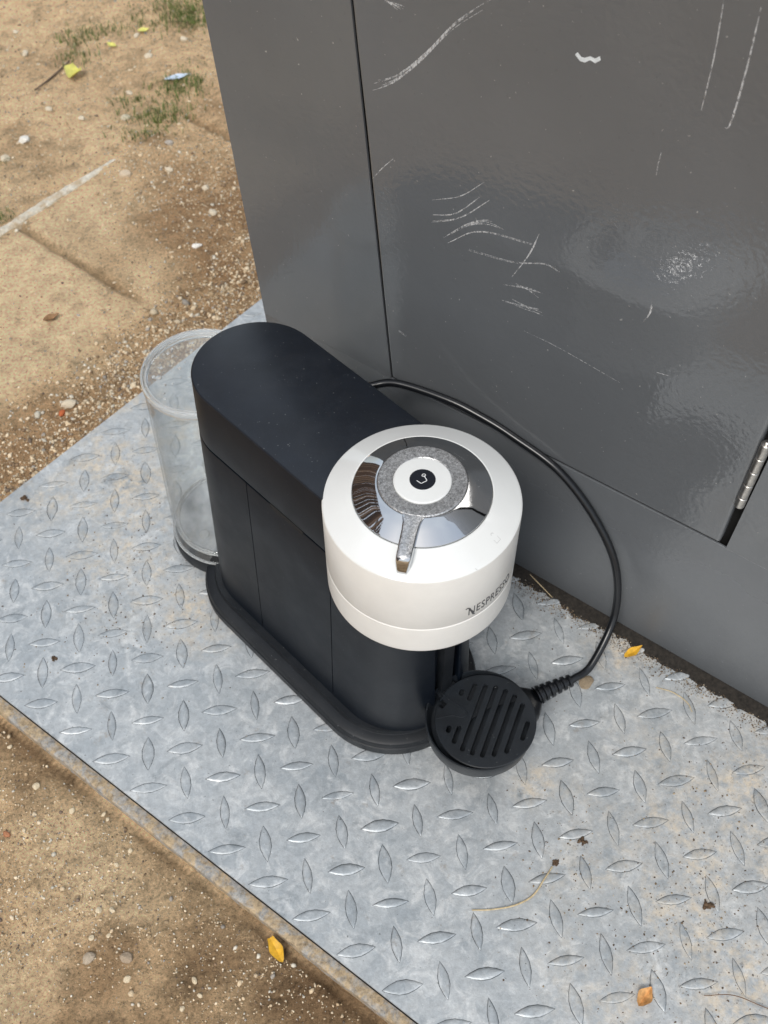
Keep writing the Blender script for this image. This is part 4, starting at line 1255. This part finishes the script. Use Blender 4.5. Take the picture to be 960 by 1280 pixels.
# drip tray: a shallow cup with a slotted grate lying askew in it
TC = (16.42, 2.27); zt = 6.6; rt = 4.80
tilt = Matrix.Rotation(math.radians(0), 4, 'X')
tray = mpart('drip_tray', lathe([(0, zt - 2.2), (4.2, zt - 2.2), (4.5, zt - 2.1), (4.62, zt - 1.8), (rt, zt - .06), (rt - .03, zt), (rt - .14, zt), (rt - .18, zt - .08), (4.4, zt - .9), (4.2, zt - 1.1), (0, zt - 1.12)], 96, TC), M['tray'])
def grate():
    gc = Vector((16.92, 2.04, 0)); rg = 4.42; th = .30; ztop = zt + .02
    sd_ = Vector((-.497, -.868, 0)).normalized()
    sdv = Vector((14.73 - 18.27, .87 - 7.07, 0)).normalized()
    acr = Vector((-sdv.y, sdv.x, 0))
    slots = [((15.59, 5.32), (15.23, 4.72)), ((13.81, 2.10), (13.47, 1.44)), ((16.81, 5.63), (15.85, 4.1)), ((14.65, 1.89), (13.78, .37)),
             ((17.70, 5.38), (14.34, -.45)), ((18.57, 5.10), (15.10, -.95)), ((19.35, 4.62), (15.90, -1.30)), ((20.0, 3.95), (16.89, -1.40)), ((20.5, 3.0), (18.00, -1.31)), ((20.56, 1.26), (19.59, -.40))]
    bm = bmesh.new()
    prof = [(rg - .10, ztop - th), (rg, ztop - th + .05), (rg, ztop - .06), (rg - .07, ztop)]
    v, f = lathe(prof, 96, (gc.x, gc.y))
    me = bpy.data.meshes.new('grate'); me.from_pydata([tuple(Vector(q) * U) for q in v], [], f)
    bm2 = bmesh.new(); bm2.from_mesh(me); bmesh.ops.recalc_face_normals(bm2, faces=bm2.faces); bm2.to_mesh(me); bm2.free()
    g = bpy.data.objects.new('grate', me); COL.objects.link(g)
    # cutters
    bmc = bmesh.new()
    def prism(pts_, z0, z1):
        a_ = [bmc.verts.new(Vector((p[0], p[1], z0)) * U) for p in pts_]; b_ = [bmc.verts.new(Vector((p[0], p[1], z1)) * U) for p in pts_]
        bmc.faces.new(a_[::-1]); bmc.faces.new(b_)
        for i in range(len(a_)): bmc.faces.new((a_[i], a_[(i + 1) % len(a_)], b_[(i + 1) % len(a_)], b_[i]))
    for (p, q) in slots:
        p, q = Vector((*p, 0)), Vector((*q, 0)); d_ = (p - q).normalized(); n_ = Vector((-d_.y, d_.x, 0)); w_ = .21
        pts_ = []
        for i in range(7):
            t = math.pi * i / 6; pts_.append(p - d_ * w_ + (n_ * -math.cos(t) + d_ * math.sin(t)) * w_)
        for i in range(7):
            t = math.pi * i / 6; pts_.append(q + d_ * w_ + (n_ * math.cos(t) - d_ * math.sin(t)) * w_)
        prism([(a_.x, a_.y) for a_ in pts_], ztop - .6, ztop + .3)
    # square notch by the rim
    prism([(11.9, 4.2), (12.9, 4.25), (13.45, 3.75), (13.95, 4.15), (13.65, 4.65), (13.25, 4.5), (12.6, 5.3), (12.0, 5.6)], ztop - .6, ztop + .3)
    bmesh.ops.recalc_face_normals(bmc, faces=bmc.faces)
    mc = bpy.data.meshes.new('c'); bmc.to_mesh(mc); bmc.free()
    co = bpy.data.objects.new('c', mc); COL.objects.link(co)
    md = g.modifiers.new('b', 'BOOLEAN'); md.operation = 'DIFFERENCE'; md.object = co; md.solver = 'EXACT'
    bpy.context.view_layer.update()
    dg = bpy.context.evaluated_depsgraph_get()
    m2 = bpy.data.meshes.new_from_object(g.evaluated_get(dg)); g.modifiers.clear(); g.data = m2
    bpy.data.objects.remove(co)
    m2.materials.clear(); m2.materials.append(M['tray'])
    g.parent = tray
    # lies a little askew: right side level with the rim, left side sunk
    piv = Vector((gc.x, gc.y, ztop)) * U
    Rm_ = Matrix.Translation(piv) @ Matrix.Rotation(math.radians(3.0), 4, Vector((0.25, -1, 0))) @ Matrix.Translation(-piv)
    m2.transform(Rm_)
    m2.transform(Matrix.Translation((0, 0, .0006)))
    # raised tongue and the shallow floor under the far half of the slots
    tip = Vector((15.54, 3.03, 0))
    a_ = Vector((13.75, 5.1, 0)); b_ = Vector((12.7, 2.95, 0))
    path = [a_, a_.lerp(tip, .55), tip + Vector((-.35, .55, 0)), tip, tip + Vector((-.5, -.35, 0)), tip.lerp(b_, .5), b_]
    path = smooth_path([(p.x, p.y, ztop - .03) for p in path], 5)
    v, f = tube(path, .085, 6)
    for q in (v,):
        pass
    o = link('grate_lip', [Rm_ @ (Vector(x) * U) / U + Vector((0, 0, .06)) for x in v], f, M['tray'], tray)
    fl = [(14.5, 5.5), (16.7, 6.1), (19.8, 4.9), (20.2, 3.6), (17.8, 3.4), (15.5, 2.4), (15.9, 3.7)]
    fz = ztop - .38
    o = link('grate_floor', [(x, y, fz) for x, y in fl] + [(x, y, fz - .1) for x, y in fl],
             [tuple(range(7)), tuple(range(7, 14))[::-1]] + [(i, i + 7, (i + 1) % 7 + 7, (i + 1) % 7) for i in range(7)], M['base'], tray, smooth=False)
grate()
# clip joining tray and body
mpart('tray_clip', along_box(-4.9, -3.3, -1.0, 1.0, 5.3, 6.35), M['base'])

# water tank behind the body
zT = 24.0
def open_wall(o):
    bm = bmesh.new(); bm.from_mesh(o.data)
    bmesh.ops.delete(bm, geom=[f_ for f_ in bm.faces if len(f_.verts) > 8], context='FACES_ONLY'); bm.to_mesh(o.data); bm.free(); return o
tank = open_wall(mpart('water_tank', lathe([(5.80, 1.95), (5.74, 4), (5.45, 14), (5.2, zT - .9)], 96, TK), M['clear']))
open_wall(mpart('tank_inner_wall', lathe([(5.50, 3.1), (5.48, 4), (5.22, 14), (4.98, zT - .9)], 96, TK), M['clear'], tank))
mpart('tank_rim', lathe([(4.98, zT - .9), (5.22, zT - .9), (5.30, zT - .75), (5.32, zT - .08), (5.26, zT), (5.10, zT), (5.04, zT - .12), (4.98, zT - .4)], 96, TK, closed=True), M['glass'], tank)
mpart('tank_rim', lathe([(4.70, zT - .5), (4.93, zT - .5), (4.96, zT - .2), (4.90, zT - .12), (4.78, zT - .12), (4.72, zT - .22)], 96, TK, closed=True), M['glass'], tank)
mpart('tank_lid', lathe([(4.72, zT - .36), (2.5, zT - .32), (0, zT - .31)], 96, TK), M['lid'], tank)
mpart('tank_floor', lathe([(0, 2.75), (4.3, 2.75), (4.9, 2.85), (5.1, 3.0)], 96, TK), M['floorplastic'], tank)
mpart('floor_ring', lathe([(5.0, 2.75), (5.40, 2.7), (5.50, 2.95), (5.45, 3.2), (5.25, 3.32), (5.08, 3.2), (5.0, 3.0)], 96, TK, closed=True), M['glass'], tank)
mpart('floor_ring', lathe([(5.62, 1.8), (5.88, 1.8), (5.93, 1.9), (5.88, 2.05), (5.7, 2.05), (5.62, 1.95)], 96, TK, closed=True), M['glass'], tank)
mpart('tank_stand', lathe([(0, 0), (5.75, 0), (5.92, .1), (5.96, .3), (5.96, 1.55), (5.88, 1.72), (5.4, 1.76), (0, 1.76)], 96, TK), M['base'], tank)
# valve and drops on the lid
dv, dfc = [], []
rd = random.Random(9)
for k in range(60):
    t, q = rd.uniform(0, 6.28), 4.3 * math.sqrt(rd.random()); s = rd.choice([.08, .1, .14, .2, .3])
    vv, ff = lathe([(s, 0), (s * .85, s * .32), (s * .45, s * .5), (0, s * .55)], 10, (TK[0] + q * math.cos(t), TK[1] + q * math.sin(t)))
    o_ = len(dv); dv += [(x, y, z + zT - .31) for x, y, z in vv]; dfc += [tuple(i + o_ for i in f_) for f_ in ff]
tag(mpart('water_drops', (dv, dfc), M['glass'], tank), kind='stuff')
mpart('tank_valve', lathe([(0, 2.76), (.55, 2.76), (.55, 3.0), (.42, 3.12), (.2, 3.15), (0, 3.15)], 32, (TK[0] - 2.6, TK[1] - 2.4)), M['glass'], tank)
mpart('tank_valve', lathe([(0, 2.76), (1.1, 2.76), (1.1, 3.2), (.9, 3.4), (.35, 3.45), (0, 3.45)], 32, (TK[0] + .6, TK[1] - .8)), M['glass'], tank)
mpart('tank_reflection_arc', tube(smooth_path([(TK[0] + .2, TK[1] - 1.6, 3.2), (TK[0] - .6, TK[1] - .6, 7.0), (TK[0] + .3, TK[1] + .4, 10.5), (TK[0] + 2.4, TK[1] + .6, 13.0)], 6), .26, 12), M['tray'], tank)  # added dark tube imitating a curved reflection in the clear tank

# power cord: leaves the back of the machine, leans on the cabinet and comes down to the tray
cordp = [(5.0, 27.5, 3.0), (7.2, 28.6, 9.5), (8.6, 28.7, 16.5), (9.9, 28.6, 21.2), (11.55, 28.52, 22.13), (13.68, 28.22, 22.18), (17.74, 26.41, 21.28), (20.34, 24.65, 20.59), (22.85, 22.56, 19.78), (26.51, 19.03, 18.26), (29.40, 15.84, 14.75),
         (31.16, 13.22, 10.50), (31.32, 11.36, 5.13), (28.72, 8.24, 2.20), (26.78, 7.17, 1.90), (25.96, 6.93, 1.80)]
v, f = tube(smooth_path(cordp, 12), .37, 14)
cord = link('power_cord', v, f, M['rubber']); adopt(cord, mach, MB_)
rel = smooth_path([(26.4, 7.05, 1.82), (25.2, 6.75, 1.75), (23.9, 6.4, 1.65), (22.9, 6.1, 1.55)], 14)
rad = []
for i in range(len(rel)):
    f_ = i / (len(rel) - 1); rad.append(.50 + .34 * f_ + (.11 if (i % 7) < 4 else -.10))
o = link('strain_relief', *tube(rel, rad, 16), M['rubber']); o.parent = cord
def plug():
    bm = bmesh.new()
    d_ = Vector((-.93, -.36, 0)).normalized(); n_ = Vector((-d_.y, d_.x, 0)); c0 = Vector((23.0, 6.05, 0))
    secs = [(0, .8, .75), (.3, 1.15, .95), (1.0, 1.75, 1.05), (2.2, 1.95, 1.1), (3.6, 1.9, 1.1), (3.9, 1.7, 1.0)]
    rings = []
    for s, hw, hh in secs:
        ring = []
        for k in range(20):
            t = 2 * math.pi * k / 20; cx, sx = math.cos(t), math.sin(t)
            cx = math.copysign(abs(cx) ** .6, cx); sx = math.copysign(abs(sx) ** .6, sx)
            p = c0 + d_ * s + n_ * hw * cx; ring.append(bm.verts.new(Vector((p.x, p.y, 1.12 + hh * .98 * sx)) * U))
        rings.append(ring)
    for a_, b_ in zip(rings, rings[1:]):
        for k in range(20): bm.faces.new((a_[k], a_[(k + 1) % 20], b_[(k + 1) % 20], b_[k]))
    bm.faces.new(rings[0]); bm.faces.new(rings[-1]); bmesh.ops.recalc_face_normals(bm, faces=bm.faces)
    for f_ in bm.faces: f_.smooth = True
    me = bpy.data.meshes.new('plug'); bm.to_mesh(me); bm.free(); me.materials.append(M['rubber'])
    o = bpy.data.objects.new('plug', me); COL.objects.link(o); o.parent = cord
plug()

# ------------------------------------------------------------------ leaves, straws, crumbs
def leaf(name, x, y, z, L, W, rot, mat, label, cat='leaf', curl=.25, fold=.2, tip=1.0):
    vs, fs = [], []; n, m = 12, 6
    for i in range(n + 1):
        t = i / n; wd = W * math.sin(math.pi * min(1, t ** .8 * tip)) ** .8 + .02
        for j in range(m + 1):
            q = (j / m - .5) * 2
            px = (t - .5) * L; py = q * wd / 2 * (1 + .12 * math.sin(9 * t + 3 * q))
            pz = abs(q) * fold * wd + curl * (t - .5) ** 2 * L * .8 + .03 * math.sin(11 * t + 2 * q)
            vs.append((px, py, pz + .03))
    for i in range(n):
        for j in range(m):
            a_ = i * (m + 1) + j; fs.append((a_, a_ + 1, a_ + m + 2, a_ + m + 1))
    k0 = len(vs)
    vs += [(a_, b_, c_ - .025) for a_, b_, c_ in vs]; fs += [tuple(i + k0 for i in q[::-1]) for q in fs]
    o = link(name, vs, fs, mat)
    o.location = Vector((x, y, z)) * U; o.rotation_euler.z = math.radians(rot)
    return tag(o, label, cat)
leaf('leaf', 33.55, 9.95, .12, 2.3, .8, 24, M['leafy'], 'small yellow leaf on the plate by the foot of the cabinet', curl=.5)
leaf('leaf', -3.3, -12.2, gz(-3.3, -12.2) + .45, 2.3, 1.0, 112, M['leafy'], 'bright yellow leaf on dark dirt below the front edge of the plate', curl=.3, tip=.85)
leaf('leaf', 25.5, -20.6, .16, 1.9, 1.1, 40, M['leafo'], 'crumpled orange leaf between lugs near the bottom right corner', curl=.9, fold=.5)
leaf('leaf', -23.3, 126.0, gz(-23.3, 126) + .3, 2.9, 2.7, 60, M['leafl'], 'broad lime yellow leaf upright on the dirt beyond the kerb', curl=.6, fold=.45, tip=.8)
leaf('leaf', -17.3, 133.4, gz(-17.3, 133.4) + .2, 2.1, 1.0, -45, M['leafl'], 'narrow yellow leaf left of a similar one on far dirt', curl=.5)
leaf('leaf', -12.0, 136.2, gz(-12, 136.2) + .2, 2.0, 1.2, 15, M['leafl'], 'narrow yellow leaf right of a similar one on far dirt', curl=.5)
leaf('leaf', -24.5, 68.2, gz(-24.5, 68.2) + .1, 2.2, 1.0, 30, M['leafb'], 'curled brown leaf on the smooth pale sand', curl=.9, fold=.5)
leaf('plastic_shard', -7.0, 121.8, gz(-7, 121.8) + .4, 4.2, 1.2, 12, M['film'], 'pale blue white plastic shard lying by the green grass', 'litter', curl=.15, fold=.1)
def stem(name, pts_, rad, mat, label, cat='straw'):
    P = smooth_path(pts_, 8)
    rr = [rad * (1 - .6 * abs(i / (len(P) - 1) - .4)) for i in range(len(P))]
    v, f = tube([(p.x - pts_[0][0], p.y - pts_[0][1], p.z) for p in P], rr, 6)
    o = link(name, v, f, mat); o.location = Vector((pts_[0][0], pts_[0][1], 0)) * U
    return tag(o, label, cat)
stem('straw', [(20.76, -9.32, .35), (19.8, -10.3, .5), (18.53, -11.45, .3), (16.8, -12.0, .3), (14.8, -12.0, .22), (13.29, -11.77, .12)], .085, M['straw'], 'long dry curved straw lying across the lugs in front of the drip tray')
stem('straw', [(34.65, 5.9, .12), (36.0, 5.1, .25), (37.0, 3.9, .2), (37.2, 2.9, .12)], .06, M['straw'], 'short curved straw on the plate right of the cord end')
stem('straw', [(25.6, 19.9, .9), (26.6, 18.3, .6), (27.3, 17.2, .35)], .05, M['straw'], 'thin straw stuck in the dark soil at the cabinet foot')
stem('twig', [(30.2, -21.2, .2), (32.5, -21.6, .45), (34.9, -22.9, .2), (37.5, -24.2, .3)], .04, m_plain('twig_bark', (.16, .09, .05), .8, nscale=300, namp=.3), 'thin brown twig on the plate at the bottom right corner', 'twig')
stem('twig', [(-29.5, 123.5, gz(-29.5, 123.5) + .1), (-27.5, 124.8, gz(-27.5, 124.8) + .3), (-25.0, 128.8, gz(-25, 128.8) + .35), (-24.2, 130.5, gz(-24.2, 130.5) + .2)], .14, m_plain('dark_bark', (.10, .07, .05), .85, nscale=300, namp=.3), 'dark twig on far dirt behind the broad lime yellow leaf', 'twig')
def clod(x, y, s, label, seed):
    rc_ = np.random.default_rng(seed); V, F = [], []
    for k in range(9):
        q = ICO_V * (1 + rc_.uniform(-.3, .3, (len(ICO_V), 1))) * rc_.uniform(.25, .6) * s
        a_ = rc_.uniform(0, 6.28); d_ = s * rc_.uniform(0, .85)
        q = q * np.array([1, rc_.uniform(.6, 1), .6]) @ rot_rand(rc_).T
        q = q + np.array([math.cos(a_) * d_, math.sin(a_) * d_ * .7, s * rc_.uniform(.05, .25)])
        F += [tuple(i + k * len(ICO_V) for i in f) for f in ICO_F.tolist()]; V += [tuple(p) for p in q]
    o = link('soil_clod', V, F, M['clod'], smooth=False)
    o.location = Vector((x, y, 0)) * U
    return tag(o, label, 'clod')
clod(-26.16, 38.92, .5, 'dark brown clod near the left edge of the plate', 91)
clod(-22.2, 18.27, .42, 'dark clod on the plate near its front left corner', 92)
clod(24.0, -7.5, .5, 'brown soil clod resting on a lug right of the long straw', 93)
clod(21.18, -8.9, .36, 'brown soil clod at the top end of the long straw', 94)
clod(32.86, -14.48, .55, 'largest dark brown soil clod near the right edge of the photo', 95)
# loose crumbs on the plate (geometry, far too many to name)
pts, szs = [], []
r = np.random.default_rng(33)
cents = [(-14, 22, 4, 220), (-13, 31, 6, 220), (-20, 30, 6, 110), (-12.5, 21.5, 1.5, 60), (-17, 21, 1.2, 36), (33, -14, 7, 520), (27, -18, 6, 320), (32.5, -14, 1.6, 60), (38, -8, 6, 200), (22, -9, 1.6, 40), (24, -11, 4, 60), (21, -8, 2.0, 26), (24, -6, 3, 36), (-22, 21, 4, 36), (30, 9, 5, 40), (8, 0, 14, 40), (26.5, 17, 2.0, 60), (38, 4, 4, 60)]
for cx, cy, sg, n in cents:
    for _ in range(n):
        x, y = r.normal(cx, sg), r.normal(cy, sg)
        dl_, df_ = outside(x, y)
        if dl_ > -.4 or df_ > -.4 or (Vector((x, y, 0)) - CO).dot(CN) < .2: continue
        s = .035 + .09 * r.random() ** 3
        pts.append((x, y, 0.0)); szs.append(s)
for _ in range(2200):
    s_0 = r.uniform(0, 30); x, y, _z = cp(s_0, 0, abs(r.normal(1.7, .6)))
    pts.append((x, y, 0.02)); szs.append(.03 + .07 * r.random() ** 2)
scatter('soil_crumbs', pts, szs, [.03, .07, .15, .25, .02, .08, .40], 'dark soil crumbs scattered over the tread plate', 5, cols=STONE_COLS * .6)
# grass
gv, gf = [], []
rg_ = random.Random(17)
for cx, cy, sx, sy, n in [(-10.5, 112.5, 3.2, 1.6, 240), (-6.5, 119.5, 2.2, 1.8, 260), (-4.5, 140.0, 2.4, 3.0, 420), (-13, 138.5, 4, 1.2, 120), (-22, 137.5, 2.5, 1.5, 150), (-34, 91, 1.6, 1.4, 90), (-22.5, 131, 1.8, 1.2, 70), (-8.5, 143.5, 3, 1.5, 120), (-11.5, 107.5, 2.2, 1.2, 80), (-35, 105, 1.5, 1.2, 40), (-14.5, 117.5, 1.8, .8, 50)]:
    for _ in range(n):
        x, y = rg_.gauss(cx, sx), rg_.gauss(cy, sy); z = gz(x, y)
        t = rg_.uniform(0, 6.28); Lg = rg_.uniform(.5, 1.7); w_ = rg_.uniform(.05, .11); ln = rg_.uniform(.3, 1.1)
        o_ = len(gv); dx, dy = math.cos(t), math.sin(t)
        for q, hz_ in ((0, 0), (.5, .75), (1, 1)):
            px, py = x + dx * ln * Lg * q * q, y + dy * ln * Lg * q * q; ww = w_ * (1 - q) + .01
            gv += [(px - dy * ww, py + dx * ww, z + Lg * hz_ * (1.0 - .35 * ln) - .05), (px + dy * ww, py - dx * ww, z + Lg * hz_ * (1.0 - .35 * ln) - .05)]
        gf += [(o_, o_ + 1, o_ + 3, o_ + 2), (o_ + 2, o_ + 3, o_ + 5, o_ + 4)]
tag(link('grass', gv, gf, M['grass'], smooth=False), 'sparse green grass tufts sprouting from the bare dirt', 'grass', kind='stuff')

# ------------------------------------------------------------------ unseen board fence added on the left to darken the chrome collar's reflection
fence = empty('added_fence', (-290, 330, 0))
tag(fence, 'added unseen brown board fence that darkens the chrome collar reflection', 'fence')
FB = (-290, 180, 0)
wood = [m_plain('brown_timber', (.085, .05, .033), .8, nscale=20, namp=.3), m_plain('dark_timber', (.05, .033, .025), .8, nscale=20, namp=.3), m_plain('pale_timber', (.20, .14, .10), .8, nscale=20, namp=.3)]
rf_ = random.Random(3)
pm = {}
for i in range(76):
    k = rf_.choice([0, 0, 1, 1, 2]); hgt_ = 0
    if k not in pm:
        o = link('board', *box(-1, 1, -7, 7, -3, 420), wood[k], smooth=False); pm[k] = o.data
    else:
        o = bpy.data.objects.new('board', pm[k]); COL.objects.link(o)
    o.parent = fence; o.location = Vector((rf_.uniform(-.4, .4), (i - 38) * 16.0, rf_.uniform(-3, 3))) * U; o.rotation_euler.x = rf_.uniform(-.01, .01)
for z in (40, 210, 380):
    o = link('rail', *box(-6, -1.8, -610, 610, z, z + 9), wood[1], smooth=False); o.parent = fence
